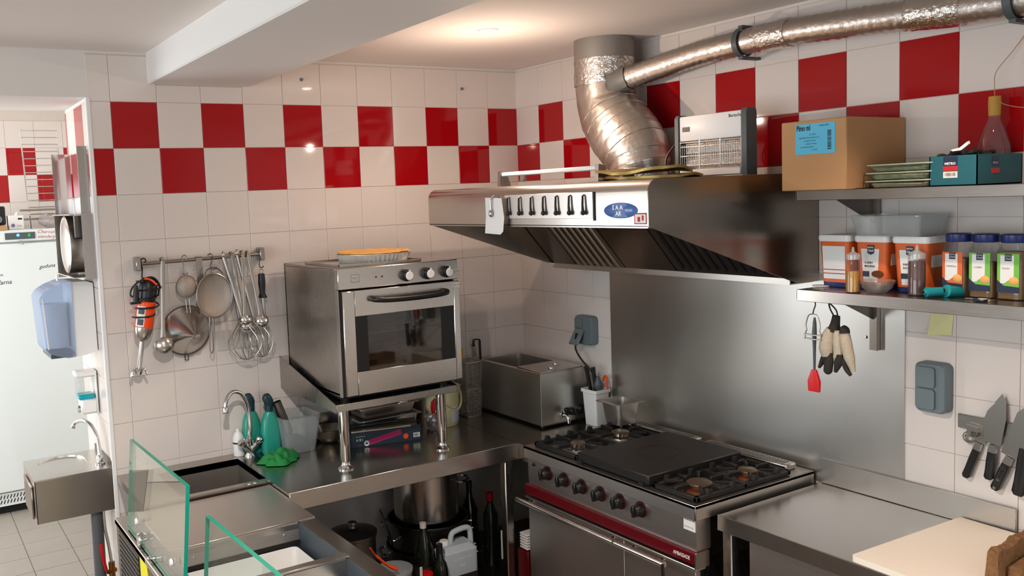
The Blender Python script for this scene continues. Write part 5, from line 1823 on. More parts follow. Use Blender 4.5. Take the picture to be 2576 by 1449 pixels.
def patch(cx, cy, cz, r0, r1, h, a0, a1, z0, z1, shape, m, nm, par, off=.001):
    """printed patch wrapped on a conical pail; shape(u,v)->keep"""
    g = G()
    n, k = 20, 14
    R_ = lambda z: r0 + (r1 - r0) * (z / h) + off
    for i in range(n):
        for j in range(k):
            u, v = (i + .5) / n, (j + .5) / k
            if not shape(u, v):
                continue
            q = []
            for du, dv in ((0, 0), (1, 0), (1, 1), (0, 1)):
                a = a0 + (a1 - a0) * (i + du) / n
                z = z0 + (z1 - z0) * (j + dv) / k
                q.append(g.v((cx + R_(z) * math.cos(a), cy + R_(z) * math.sin(a), cz + z)))
            g.f(q)
    bmesh.ops.remove_doubles(g.b, verts=g.b.verts[:], dist=1e-5)
    return obj(nm, g, m, par)


rd = patch(bx, by, ct, .084, .092, .165, 3.45, 4.25, .045, .155, lambda u, v: (u - .5) ** 2 + (v - .5) ** 2 < .25, MT['redp'], 'red_logo', bk)
patch(bx, by, ct, .084, .092, .165, 3.75, 4.05, .075, .095, lambda u, v: (u - .5) ** 2 + (v - .5) ** 2 < .25, MT['white'], 'white_spoon_print', rd, .0016)
patch(bx, by, ct, .084, .092, .165, 4.75, 5.65, .020, .105, lambda u, v: True, MT['white'], 'white_label', bk)
g = G().sphere((-.80, -.27, ct + .045), .042, 14, 9, sx=.8, sz=1.05)
for v in g.b.verts:
    v.co += Vector((random.uniform(-1, 1), random.uniform(-1, 1), random.uniform(-1, 1))) * .008
    v.co.z = max(v.co.z, ct + .001)
obj('plastic_bag', g, MT['bag'], label='crinkled clear plastic bag on the counter in front of the cream bucket', cat='bag', ang=0)


# fry baskets
def basket(x0, x1, y0, y1, z0, z1, lab, hook=False):
    t = thing('fry_basket', lab, 'basket', ((x0 + x1) / 2, (y0 + y1) / 2, z0), 'wire fry baskets stacked by the bain-marie')
    g = G()
    s_ = .009
    n = int((z1 - z0) / s_)
    for k in range(n + 1):
        z = z0 + (z1 - z0) * k / n
        e_ = .006 * (1 - k / n)
        p = [(x0 + e_, y0 + e_, z), (x1 - e_, y0 + e_, z), (x1 - e_, y1 - e_, z), (x0 + e_, y1 - e_, z)]
        g.tube(p, .0013, 4, closed=True)
    for k in range(int((x1 - x0) / s_) + 1):
        x = x0 + k * s_
        g.tube([(x, y0, z1), (x, y0 + .006, z0), (x, y1 - .006, z0), (x, y1, z1)], .0013, 4)
    for k in range(int((y1 - y0) / s_) + 1):
        y = y0 + k * s_
        g.tube([(x0, y, z1), (x0 + .006, y, z0), (x1 - .006, y, z0), (x1, y, z1)], .0013, 4)
    obj('wire_mesh', g, MT['basket'], t, kind='stuff')
    for z, e_ in ((z1, 0), (z0, .006)):
        obj('frame', G().tube(rrect(x0 + e_, x1 - e_, y0 + e_, y1 - e_, .008, z, 3), .0028, 6, closed=True), MT['satin'], t)
    return t


bk1 = basket(-.520, -.425, -.175, -.06, ct + .003, ct + .150, 'lower wire fry basket standing on the counter between the bucket and the bain-marie')
bk2 = basket(-.523, -.422, -.178, -.057, ct + .155, ct + .295, 'upper wire fry basket stacked on the lower one')
obj('basket_hook', G().tube(smooth_path([(-.525, -.12, ct + .165), (-.545, -.125, ct + .155), (-.565, -.13, ct + .16), (-.562, -.13, ct + .18)], 4), .005, 8), MT['dark_steel'], bk2)
sp2 = thing('yellow_spatula', 'yellow plastic spoon standing up behind the right edge of the oven', 'spoon', (-.52, -.08, ct + .16))
obj('blade', G().loft([[(-.497 + w_, -.085, z) for w_ in (-.008 - q, .008 + q)] + [(-.497 + w_, -.081, z) for w_ in (.008 + q, -.008 - q)] for z, q in ((1.175, 0), (1.20, .010), (1.23, .016), (1.25, .014), (1.262, .004))]), MT['pastry'] if False else mat('yellow_plastic', '#e8a90c', .4), sp2)
obj('handle', G().tube([(-.505, -.10, ct + .17), (-.497, -.083, 1.178)], .005, 8), MT['dark_steel'], sp2)

# ================================================================== BAIN-MARIE
BX0, BX1, BY0, BY1, BZ0, BZ1 = -.357, -.056, -.597, -.040, ct + .012, 1.176
bm = thing('bain_marie', 'stainless steel bain-marie with open well and drain tap in the corner', 'bain-marie', (-.2, -.32, ct))
g = G()
g.box(BX0, BX0 + .004, BY0, BY1, BZ0, BZ1 - .002, .001)
g.box(BX1 - .004, BX1, BY0, BY1, BZ0, BZ1 - .002, .001)
g.box(BX0, BX1, BY0, BY0 + .004, BZ0, BZ1 - .002, .001)
g.box(BX0, BX1, BY1 - .004, BY1, BZ0, BZ1 - .002, .001)
g.box(BX0, BX1, BY0, BY1, BZ0, BZ0 + .004)
obj('housing', g, MT['splash'], bm)
g = G()
ox0, ox1, oy0, oy1 = BX0 + .024, BX1 - .024, -.375, BY1 - .024
g.box(BX0, ox0, BY0, BY1, BZ1 - .004, BZ1, .001)
g.box(ox1, BX1, BY0, BY1, BZ1 - .004, BZ1, .001)
g.box(ox0, ox1, oy1, BY1, BZ1 - .004, BZ1)
g.box(ox0, ox1, BY0, oy0, BZ1 - .004, BZ1)
obj('top_rim', g, MT['steel'], bm)
g = G()
z0 = BZ1 - .15
g.loft([rrect(ox0, ox1, oy0, oy1, .03, BZ1), rrect(ox0 + .004, ox1 - .004, oy0 + .004, oy1 - .004, .03, z0)], caps=False)
g.poly(rrect(ox0 + .004, ox1 - .004, oy0 + .004, oy1 - .004, .03, z0))
obj('well', g, MT['steel'], bm)
obj('gn_cover', G().box(ox0 - .008, ox1 + .008, BY0 + .010, oy0 - .006, BZ1, BZ1 + .006, .002), MT['steel'], bm)
for x, y in ((-.235, -.53), (-.15, -.46)):
    obj('lid_knob', G().lathe((x, y, BZ1 + .005), [(.017, 0), (.0165, .004), (.010, .010), (0, .012)], 20), MT['chrome'], bm)
obj('corner_trim', G().cyl((BX0, BY0, BZ0), (BX0, BY0, BZ1), .0028, n=8), MT['satin'], bm)
for x, r, zc in ((-.168, .020, .960), (-.108, .025, .962)):
    obj('dial', G().lathe((x, BY0, zc), [(r, 0), (r, .008), (r * .85, .010), (r * .78, .026), (0, .028)], 22, axis=(0, -1, 0)).box(x - .003, x + .003, BY0 - .034, BY0 - .01, zc - r * .75, zc + r * .75, .001), MT['black'], bm)
dt = obj('drain_tap', G().tube(smooth_path([(-.222, BY0, .950), (-.222, BY0 - .03, .950), (-.222, BY0 - .042, .940), (-.222, BY0 - .044, .915)], 4), .0085, 12).lathe((-.222, BY0, .950), [(.016, 0), (.016, .006), (.010, .008)], 16, axis=(0, -1, 0)), MT['chrome'], bm)
obj('tap_lever', G().tube([(-.222, BY0 - .03, .958), (-.222, BY0 - .035, .985)], [.010, .017], 12).sphere((-.222, BY0 - .035, .985), .018, 12, 6, sz=.5), MT['black'], dt)
pr = obj('printed_mark', G().box(-.275, -.250, BY0 - .0006, BY0 + .0006, .9405, .9415), MT['label'], bm)
text('Aus Ein', .010, (-.276, BY0 - .0008, .952), (1, 0, 0), (0, 0, 1), MT['label'], pr)
for x in (BX0 + .03, BX1 - .03):
    for y in (BY0 + .03, BY1 - .03):
        obj('foot', G().cyl((x, y, ct), (x, y, BZ0), .012, n=12), MT['blackm'], bm)
hk = thing('wire_hanger', 'black wire hook hanging over the back edge of the bain-marie', 'hook', (-.37, -.06, BZ1))
for k in range(3):
    y = -.070 - .008 * k
    obj('wire', G().tube([(-.400, y, 1.262), (-.400, y, 1.285), (-.397, y, 1.292), (-.365, y, 1.292), (-.360, y, 1.286), (-.358, y, BZ1 + .003)], .0022, 6), MT['blackm'], hk)
obj('hook_tip', G().box(-.404, -.396, -.090, -.066, 1.256, 1.266, .003), MT['blackm'], hk)
obj('hook_plate', G().loft([rrect(-.374, -.352, -.036, -.034, .0008, BZ1 + .001), rrect(-.376, -.354, -.036, -.034, .0008, BZ1 + .05), rrect(-.384, -.368, -.036, -.034, .0008, BZ1 + .085)]), MT['satin'], hk)

# white tub with utensils
wx, wy = -.083, -.690
tb = thing('white_tub', 'tall white plastic tub holding tools beside the bain-marie', 'tub', (wx, wy, ct))
g = G()
g.loft([rrect(wx - .038, wx + .038, wy - .042, wy + .042, .010, ct + .001), rrect(wx - .048, wx + .048, wy - .050, wy + .050, .010, ct + .168), rrect(wx - .054, wx + .054, wy - .056, wy + .056, .010, ct + .168), rrect(wx - .054, wx + .054, wy - .056, wy + .056, .010, ct + .184), rrect(wx - .046, wx + .046, wy - .048, wy + .048, .010, ct + .184), rrect(wx - .036, wx + .036, wy - .040, wy + .040, .010, ct + .006)])
obj('tub', g, MT['white'], tb)
for k, (a, b, r, m, lab) in enumerate((((-.075, -.685, .92), (-.118, -.66, 1.195), .0125, 'black', 'black tool handle leaning furthest left in the white tub'), ((-.07, -.70, .92), (-.097, -.69, 1.19), .0125, 'black', 'second black tool handle in the white tub'))):
    obj('tool_handle', G().tube([a, b], [r * .6, r], 10, flat=.7), MT[m], label=lab, cat='tool')
obj('brown_tool', G().lathe((-.080, -.705, .93), [(.008, 0), (.008, .13), (.020, .16), (.021, .175), (.012, .205), (.005, .215), (0, .216)], 16), MT['greyd'], label='round grey tool head sticking up from the white tub', cat='tool')
sc = thing('scissors', 'orange handled scissors standing in the white tub', 'scissors', (-.06, -.72, .92))
obj('handle_loop', G().tube([(-.052 + .004 * math.cos(i * PI / 8), -.728 + .018 * math.cos(i * PI / 8), 1.115 + .030 * math.sin(i * PI / 8)) for i in range(9)] + [(-.056, -.746, 1.09), (-.056, -.73, 1.06)], .0052, 8), MT['orange'], sc)
obj('blades', G().box(-.06, -.056, -.735, -.72, .92, 1.075), MT['satin'], sc)
gn_pan(-.225, -.088, -1.005, -.880, .969, 1.072, 'small deep steel pan standing on the left rear burner grid', m='splash', lip=.020)

# ================================================================== REFRIGERATED DISPLAY COUNTER (front left)
DZ = .880
dc = thing('prep_counter', 'refrigerated steel prep counter with glass guards in the left foreground', 'refrigerated counter', (-2.08, -1.4, 0))
EX0, EX1, EY1, EY0 = -2.402, -1.768, -.512, -2.60
g = G()
g.box(EX0, EX1, -.985, EY1, DZ - .02, DZ - .003)
g.box(EX0, -2.318, EY0, EY1, DZ - .02, DZ)
g.box(-1.832, EX1, EY0, -.985, DZ - .02, DZ)
obj('top_frame', g, MT['top'], dc)
obj('lid', G().box(-2.318, EX1 + .004, -.985, -.518, DZ - .002, DZ + .004, .001), MT['lid'], dc)
g = G()
g.box(EX1 - .004, EX1, EY0, EY1, .10, DZ - .02)
g.box(EX0 + .01, EX1, EY1 - .004, EY1, .10, DZ - .02)
obj('body', g, MT['steelz'], dc)
side = obj('side_panel', G().box(EX0 + .004, EX0 + .008, EY0, EY1, .10, DZ - .002), MT['dark_steel'], dc)
obj('panel_edge', G().tube([(EX0 + .002, EY0, DZ - .001), (EX0 + .002, EY1, DZ - .001)], .003, 6), MT['satin'], dc)
gr = obj('vent_grille', G().box(EX0 + .001, EX0 + .004, -.875, -.56, .40, .845), MT['dark_steel'], dc)
g = G()
for r_ in range(22):
    z = .835 - r_ * .0195
    for k in range(15):
        y = -.572 - k * .0205
        g.box(EX0 - .0004, EX0 + .0012, y - .0125, y, z - .008, z)
obj('vent_slots', g, MT['blackm'], gr, kind='stuff')
obj('yellow_sticker', G().box(EX0 + .001, EX0 + .0042, -1.005, -.905, .45, .868), MT['yellow'], dc)
# wells
wy0, wy1 = -1.365, -.99
g = G()
for a, b in ((-1.365, -.99), (-2.4, -1.40)):
    g.box(-2.318, -1.832, b - .003, b, .66, DZ - .004)
    g.box(-2.318, -1.832, a, a + .003, .66, DZ - .004)
    g.box(-2.318, -2.315, a, b, .66, DZ - .004)
    g.box(-2.318, -1.832, a, b, .655, .66)
obj('well_lining', g, MT['steel'], dc)
g = G()
for a, b in ((-1.365, -.99), (-2.4, -1.40)):
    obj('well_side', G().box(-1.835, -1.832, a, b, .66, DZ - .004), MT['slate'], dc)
obj('front_sill', G().prism([(-.986, DZ - .001), (-.986, DZ - .064), (-1.000, DZ - .064), (-.989, DZ - .001)], 0, -2.315, -1.836), MT['steely'], dc)
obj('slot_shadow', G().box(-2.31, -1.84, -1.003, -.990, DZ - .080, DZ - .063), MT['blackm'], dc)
for x in (-2.235, -1.895):
    obj('rivet', G().lathe((x, -.995, DZ - .036), [(.0055, 0), (.004, .003), (0, .0035)], 10, axis=(0, -1, .3)), MT['chrome'], dc)
obj('cross_bar', G().box(-2.315, -1.822, -1.398, -1.362, DZ - .012, DZ + .004, .002), MT['steel'], dc)
for nm, a, b, lab in (('food_pan', -1.350, -1.006, 'white plastic food bin in the rear well of the prep counter'), ('food_pan', -1.75, -1.42, 'white plastic food bin in the front well, nearest to the bottom of the photo')):
    t = thing(nm, lab, 'bin', (-2.07, (a + b) / 2, .661))
    g = G()
    x0, x1, z0, z1 = -2.300, -1.855, .661, DZ - .082
    g.loft([rrect(x0 + .01, x1 - .01, a + .01, b - .01, .02, z0), rrect(x0, x1, a, b, .02, z1), rrect(x0 + .004, x1 - .004, a + .004, b - .004, .02, z1), rrect(x0 + .014, x1 - .014, a + .014, b - .014, .02, z0 + .004)])
    obj('bin', g, MT['white'], t)
    obj('divider', G().box(-1.995, -1.991, a + .012, b - .012, z0 + .004, z1 - .01), MT['white'], t)

# glass guards
def pane(name, lab, ya, yb, zt0, zt1, zb):
    t = thing(name, lab, 'glass pane', (-2.35, (ya + yb) / 2, zb))
    th = .012
    T_ = lambda y, z: -2.381 + (z - .884) * .09
    g = G()
    c = [(ya, zb), (yb, zb), (yb, zt1), (ya, zt0)]
    F = [g.v((T_(y, z) - th / 2, y, z)) for y, z in c]
    K = [g.v((T_(y, z) + th / 2, y, z)) for y, z in c]
    g.f(F[::-1])
    g.f(K)
    o1 = obj('sheet', g, MT['pane'], t, ang=0)
    for i, nm in ((1, 'cut_edge'), (2, 'cut_edge'), (3, 'cut_edge'), (0, 'cut_edge')):
        g = G()
        j = (i + 1) % 4
        a, b = c[i], c[j]
        e0 = .0015
        ca = ((c[0][0] + c[1][0]) / 2, (c[0][1] + c[2][1]) / 2)
        sh = lambda p: (p[0] + (ca[0] - p[0]) * .003, p[1] + (ca[1] - p[1]) * .006)
        ai, bi = sh(a), sh(b)
        q = []
        for p in (a, b, bi, ai):
            q.append([(T_(*p) - th / 2, *p), (T_(*p) + th / 2, *p)])
        g.loft([[q[0][0], q[0][1], q[3][1], q[3][0]], [q[1][0], q[1][1], q[2][1], q[2][0]]])
        obj(nm, g, MT['paneedge'], t, ang=0)
    return t


pane('glass_guard', 'rear upright glass guard with green edges bolted to the prep counter', -.668, -1.400, 1.218, 1.234, .8845)
pane('glass_guard', 'front upright glass guard with green edges at the bottom edge of the photo', -1.597, -2.45, 1.200, 1.228, .8845)
for k, (y, z) in enumerate(((-.810, .952), (-1.275, .960))):
    t = thing('standoff_bolt', 'pale round bolt cap through the ' + ('left' if k == 0 else 'right') + ' lower corner of the rear glass', 'bolt', (-2.38, y, z))
    obj('cap', G().lathe((-2.381, y, z), [(0, .008), (.010, .007), (.012, .003), (.012, 0)], 18, axis=(-1, 0, 0)), MT['white'], t)
    obj('threaded_rod', G().cyl((-2.369, y, z), (-2.33, y, z), .006, n=10), MT['satin'], t)
t = thing('glass_clamp', 'large chrome disc clamp fixing the rear glass to the counter edge', 'clamp', (-2.39, -.87, DZ))
obj('disc', G().lathe((-2.386, -.872, .906), [(0, .012), (.020, .011), (.024, .006), (.024, 0)], 22, axis=(-1, 0, 0)), MT['chrome'], t)
obj('stem', G().cyl((-2.386, -.872, .906), (-2.34, -.872, .906), .008, n=12).box(-2.398, -2.386, -.89, -.86, DZ + .0005, .9, .002), MT['chrome'], t)
t = thing('clamp_screw', 'small chrome wing screw on the counter edge under the rear glass', 'screw', (-2.37, -1.03, DZ))
obj('screw', G().cyl((-2.398, -1.03, .892), (-2.345, -1.06, .892), .004, n=8).sphere((-2.398, -1.03, .892), .008, 10, 6).tube([(-2.36, -1.052, .882), (-2.36, -1.052, .910)], .004, 8), MT['chrome'], t)
for k, (x, y) in enumerate(((-1.858, -.507), (-1.832, -.506))):
    obj('crumb', G().box(x, x + .012, y - .004, y + .003, ct + .0015, ct + .005, .001), MT['paper'], label='white crumb on the sink rim, ' + ('left' if k == 0 else 'right') + ' one of two', cat='crumb')

# ================================================================== DOORWAY: HAND BASIN, DISPENSERS
hs_ = thing('hand_basin', 'small square steel hand basin hung on the doorway jamb at the left', 'basin', (-2.46, .18, .74))
X0, X1, Y0, Y1, Z0, Z1 = -2.622, -2.302, -.002, .365, .748, .938
g = G()
g.box(X0, X1, Y0, Y0 + .003, Z0, Z1)
g.box(X0, X1, Y1 - .003, Y1, Z0, Z1)
g.box(X0, X0 + .003, Y0, Y1, Z0, Z1)
g.box(X1 - .003, X1, Y0, Y1, Z0, Z1)
obj('apron', g, MT['hood'], hs_)
g = G()
outer = rrect(X0 - .002, X1, Y0 - .002, Y1, .004, Z1, 5)
mid = rrect(X0 + .045, X1 - .075, Y0 + .045, Y1 - .03, .09, Z1 + .001, 5)
low = rrect(X0 + .06, X1 - .09, Y0 + .06, Y1 - .045, .085, Z1 - .06, 5)
bot = rrect(X0 + .09, X1 - .12, Y0 + .09, Y1 - .075, .06, Z1 - .105, 5)
under = rrect(X0 - .002, X1, Y0 - .002, Y1, .004, Z1 - .006, 5)
g.loft([under, outer, mid, low, bot])
obj('bowl', g, MT['steel'], hs_)
obj('upstand', G().box(X1 - .004, X1, Y0, Y1, Z1, Z1 + .028), MT['dark_steel'], hs_)
obj('knee_plate', G().box(X0 - .010, X0 - .002, .06, .30, Z0 + .005, Z0 + .15, .003), MT['hoodside'], hs_)
tp = thing('basin_tap', 'chrome swan-neck tap on the small hand basin', 'tap', (-2.335, .09, Z1))
obj('base', G().lathe((-2.336, .085, Z1 + .001), [(.022, 0), (.022, .006), (.014, .010), (.0145, .036), (.010, .042)], 18), MT['chrome'], tp)
obj('spout', G().tube(smooth_path([(-2.336, .085, Z1 + .04), (-2.334, .09, 1.00), (-2.338, .11, 1.06), (-2.352, .15, 1.105), (-2.378, .20, 1.122), (-2.402, .24, 1.108), (-2.412, .255, 1.085)], 5), [.009] * 28 + [.0115] * 3, 12), MT['chrome'], tp)
obj('drain_pipe', G().cyl((-2.378, .05, .0), (-2.372, .05, .748), .026, n=16), MT['pipe'], label='dark grey drain pipe under the hand basin', cat='pipe')
t = thing('water_hose', 'braided water hose with a brass valve and red lever beside the drain pipe', 'hose', (-2.33, .05, .35))
obj('hose', G().tube(smooth_path([(-2.345, .04, .75), (-2.345, .03, .66), (-2.335, .03, .58), (-2.328, .03, .50)], 5), .007, 8), MT['satin'], t)
obj('valve_body', G().cyl((-2.328, .03, .42), (-2.328, .03, .50), .014, n=12).cyl((-2.35, .02, .46), (-2.31, .03, .46), .010, n=10), MT['copper'], t)
obj('red_lever', G().tube(smooth_path([(-2.372, .005, .60), (-2.368, .0, .54), (-2.355, .01, .47)], 4), .007, 8, flat=.5), MT['redp'], t)
# soap dispenser
sd = thing('soap_dispenser', 'clear soap dispenser with bright blue soap on the doorway jamb', 'soap dispenser', (-2.35, .24, 1.15))
obj('back_plate', G().box(-2.312, -2.304, .19, .29, 1.14, 1.345, .003), MT['white'], sd)
obj('top_arm', G().box(-2.395, -2.304, .195, .285, 1.318, 1.345, .008), MT['white'], sd)
obj('clear_tank', G().box(-2.388, -2.314, .198, .282, 1.232, 1.318, .006), MT['clear'], sd)
obj('blue_soap', G().box(-2.386, -2.316, .200, .280, 1.214, 1.238, .006), MT['cyan'], sd)
obj('pump_body', G().box(-2.378, -2.304, .20, .28, 1.145, 1.215, .010), MT['white'], sd)
obj('push_button', G().lathe((-2.378, .24, 1.168), [(.018, 0), (.016, .010), (0, .014)], 16, axis=(-1, 0, 0)), MT['chrome'], sd)
# towel dispenser
td = thing('towel_dispenser', 'white and smoky blue paper towel dispenser on the doorway jamb', 'towel dispenser', (-2.42, .25, 1.43))
ya, yb = .12, .37
pr_ = [(-2.304, 1.445), (-2.304, 1.752), (-2.33, 1.762), (-2.395, 1.765), (-2.40, 1.43), (-2.36, 1.432)]
obj('back_housing', G().prism(pr_, 1, ya, yb), MT['white'], td)
pc_ = [(-2.397, 1.430), (-2.395, 1.765), (-2.43, 1.764), (-2.475, 1.748), (-2.515, 1.725), (-2.532, 1.70), (-2.520, 1.475), (-2.512, 1.458), (-2.47, 1.440), (-2.43, 1.428)]
obj('front_cover', G().prism(pc_, 1, ya - .004, yb + .004), MT['dispblue'], td)
obj('paper_roll', G().cyl((-2.455, .245, 1.466), (-2.455, .245, 1.665), .055, n=28), MT['paper'], td)
obj('cover_groove', G().tube([(-2.518, ya - .006, 1.70), (-2.508, ya - .006, 1.475)], .003, 6), MT['white'], td)
obj('key_tab', G().box(-2.436, -2.430, .23, .26, 1.764, 1.795, .002), MT['white'], td)
obj('paper_slot', G().box(-2.50, -2.41, ya + .0, yb, 1.432, 1.452), MT['slate'], td)
# wall rack with round steel drum
rk = thing('steel_wall_rack', 'steel plate rack with a round drum on the doorway jamb above the towel dispenser', 'rack', (-2.37, .25, 1.78))
obj('rear_plate', G().box(-2.385, -2.304, .470, .473, 2.06, 2.345), MT['chrome'], rk)
obj('front_plate', G().box(-2.345, -2.304, .04, .043, 2.06, 2.355), MT['steelz'], rk)
obj('front_leg', G().box(-2.352, -2.295, .010, .014, 1.778, 2.06), MT['steelz'], rk)
obj('rear_leg', G().box(-2.395, -2.304, .455, .459, 1.765, 2.06), MT['steelz'], rk)
obj('middle_shelf', G().box(-2.400, -2.304, .012, .47, 2.058, 2.062), MT['steel'], rk)
obj('base_shelf', G().box(-2.400, -2.304, .012, .47, 1.785, 1.789), MT['steel'], rk)
obj('drum', G().lathe((-2.308, .24, 1.925), [(.128, 0), (.130, .004), (.130, .078), (.124, .082), (.116, .078), (.108, .084), (0, .086)], 36, axis=(-1, 0, 0)), MT['satin'], rk)
obj('dark_bracket', G().box(-2.37, -2.306, .07, .10, 1.96, 2.055), MT['dark_steel'], rk)

# ================================================================== BACK ROOM
FZ = 1.965
fr = thing('fridge', 'tall white refrigerator with handwriting on its door in the back room', 'refrigerator', (-2.4, 2.95, 0))
fx0, fx1 = -2.72, -1.92
obj('cabinet', G().box(fx0, fx1, 2.64, 3.30, .10, FZ, .006), MT['fridge'], fr)
obj('top_fascia', G().box(fx0, fx1, 2.605, 2.64, 1.885, FZ, .004), MT['fridge'], fr)
dr = obj('door', G().box(fx0, fx1, 2.60, 2.635, .16, 1.872, .006), MT['fridge'], fr)
obj('base_grille', G().box(fx0, fx1, 2.62, 2.64, .06, .15), MT['fridge'], fr)
g = G()
for k in range(34):
    x = fx0 + .05 + k * .021
    for s_ in (0, 1):
        z = .078 + s_ * .033
        g.f([g.v((x, 2.6185, z)), g.v((x + .007, 2.6185, z)), g.v((x + .017, 2.6185, z + .026)), g.v((x + .010, 2.6185, z + .026))])
obj('grille_slots', g, MT['blackm'], fr, kind='stuff')
obj('plinth', G().box(fx0, fx1, 2.66, 3.3, .0, .06), MT['blackm'], fr)
cp = obj('control_panel', G().box(-2.40, -2.21, 2.600, 2.606, 1.900, 1.945), MT['greyd'], fr)
obj('blue_light', G().lathe((-2.318, 2.600, 1.928), [(0, .002), (.009, .0015), (.010, 0)], 16, axis=(0, -1, 0)), MT['led'], cp)
obj('green_display', G().box(-2.255, -2.240, 2.598, 2.601, 1.915, 1.935), MT['ledg'], cp)
obj('lock', G().cyl((-2.308, 2.60, 1.885), (-2.295, 2.575, 1.868), .007, n=10), MT['satin'], fr)
for s_, x, z, sz, m in (('Charcuterie', -2.195, 1.945, .034, 'redink'), ('viande/poi', -2.195, 1.912, .034, 'redink')):
    text(s_, sz, (x, 2.6045, z), (1, 0, -.05), (0, 0, 1), MT[m], fr, shear=.35)
text('guduna', .036, (-2.200, 2.599, 1.700), (1, 0, .06), (0, 0, 1), MT['ink'], dr, shear=.35)
text('infarna', .042, (-2.495, 2.599, 1.610), (1, 0, .02), (0, 0, 1), MT['ink'], dr, shear=.2)
text('na', .03, (-2.46, 2.599, 1.665), (1, 0, 0), (0, 0, 1), MT['greyp'], dr, shear=.2)

sb = thing('black_speaker', 'black box speaker with round cones on the refrigerator at the left edge', 'speaker', (-2.48, 2.75, FZ))
obj('cabinet', G().box(-2.60, -2.375, 2.70, 2.88, FZ + .035, FZ + .165, .012, 2), MT['black'], sb)
for x, z in ((-2.425, FZ + .075), (-2.44, FZ + .128)):
    obj('cone', G().lathe((x, 2.70, z), [(.026, 0), (.026, .006), (.020, .004), (.010, -.004), (0, -.002)], 20, axis=(0, -1, 0)), MT['greyp'], sb)
obj('cardboard_strip', G().box(-2.62, -2.385, 2.60, 2.9, FZ + .001, FZ + .032), MT['card'], label='piece of brown cardboard under the black speaker', cat='cardboard')
wb = thing('white_carton', 'small white carton with a printed circle on the refrigerator', 'carton', (-2.32, 2.72, FZ))
obj('carton', G().box(-2.362, -2.265, 2.68, 2.78, FZ + .001, FZ + .098, .002), MT['paper'], wb)
obj('printed_circle', G().lathe((-2.335, 2.6795, FZ + .03), [(0, .001), (.012, .0008), (.0125, 0)], 18, axis=(0, -1, 0)), mat('violet_print', '#7a74a0', .6), wb)
obj('torn_flap', G().prism([(-2.325, FZ + .098), (-2.31, FZ + .125), (-2.303, FZ + .122), (-2.305, FZ + .095)], 1, 2.679, 2.682), MT['paper'], wb)
pm = obj('print_patch', G().box(-2.302, -2.275, 2.6792, 2.6802, FZ + .068, FZ + .080), MT['ink'], wb)
text('Tuka', .016, (-2.312, 2.6790, FZ + .026), (1, 0, 0), (0, 0, 1), MT['greyp'], pm)
wr = thing('wire_rack', 'chrome ladder-shaped wire rack standing on the refrigerator', 'rack', (-2.08, 2.9, FZ))
for x in (-2.205, -1.96):
    obj('upright', G().tube([(x + .01, 2.90, FZ), (x, 2.90, FZ + .30), (x - .012, 2.92, FZ + .72)], .005, 8), MT['chrome'], wr)
for k in range(13):
    z = FZ + .10 + k * .05
    w_ = -.012 * (z - FZ) / .72
    obj('rung', G().tube([(-2.205 + w_, 2.905, z), (-1.96 + w_, 2.905, z)], .0035, 6), MT['chrome'], wr)
for z in (FZ + .125, FZ + .06):
    obj('shelf_edge', G().box(-2.26, -1.95, 2.80, 2.92, z, z + .014, .003), MT['wire'], wr)
g = G().sphere((-2.09, 2.715, FZ + .055), .065, 16, 10, sx=1.2, sz=.75)
for v in g.b.verts:
    v.co += Vector((random.uniform(-1, 1), random.uniform(-1, 1), random.uniform(-1, 1))) * .012
    v.co.z = max(v.co.z, FZ + .001)
obj('plastic_bag', g, MT['bag'], label='crinkled clear plastic bag on the refrigerator behind the steel rack', cat='bag', ang=0)
obj('teal_pack', G().loft([rrect(-2.05, -1.93, 2.70, 2.79, .01, FZ + .001), rrect(-2.045, -1.935, 2.705, 2.785, .01, FZ + .06), rrect(-2.03, -1.95, 2.73, 2.76, .01, FZ + .098)]), MT['tealcap'], label='dark teal pack on the refrigerator beside the clear bag', cat='pack')

# ================================================================== UNDER THE LEFT COUNTER
UZ = .2005


def pot(name, lab, x, y, z0, h, r, m, handles=(), rimr=.006, long_handle=None):
    t = thing(name, lab, 'pot', (x, y, z0))
    obj('pot', G().lathe((x, y, z0), [(0, 0), (r * .96, 0), (r, .008), (r, h - .03), (r + .001, h - .012), (r + rimr, h - .008), (r + rimr, h), (r - .003, h), (r - .004, .01), (0, .008)], 36), MT[m], t)
    for a in handles:
        u_ = Vector((math.cos(a), math.sin(a), 0))
        w_ = Vector((-u_.y, u_.x, 0))
        c = Vector((x, y, z0 + h - .055)) + u_ * r
        obj('handle', G().tube(smooth_path([c - w_ * .05, c - w_ * .045 + u_ * .035, c + u_ * .052, c + w_ * .045 + u_ * .035, c + w_ * .05], 4), .006, 8), MT['chrome'], t)
    if long_handle is not None:
        u_ = Vector((math.cos(long_handle), math.sin(long_handle), 0))
        c = Vector((x, y, z0 + h - .04)) + u_ * r
        obj('long_handle', G().tube([c, c + u_ * .18 + Vector((0, 0, .02))], [.008, .010], 8, flat=.5), MT['satin'], t)
    return t


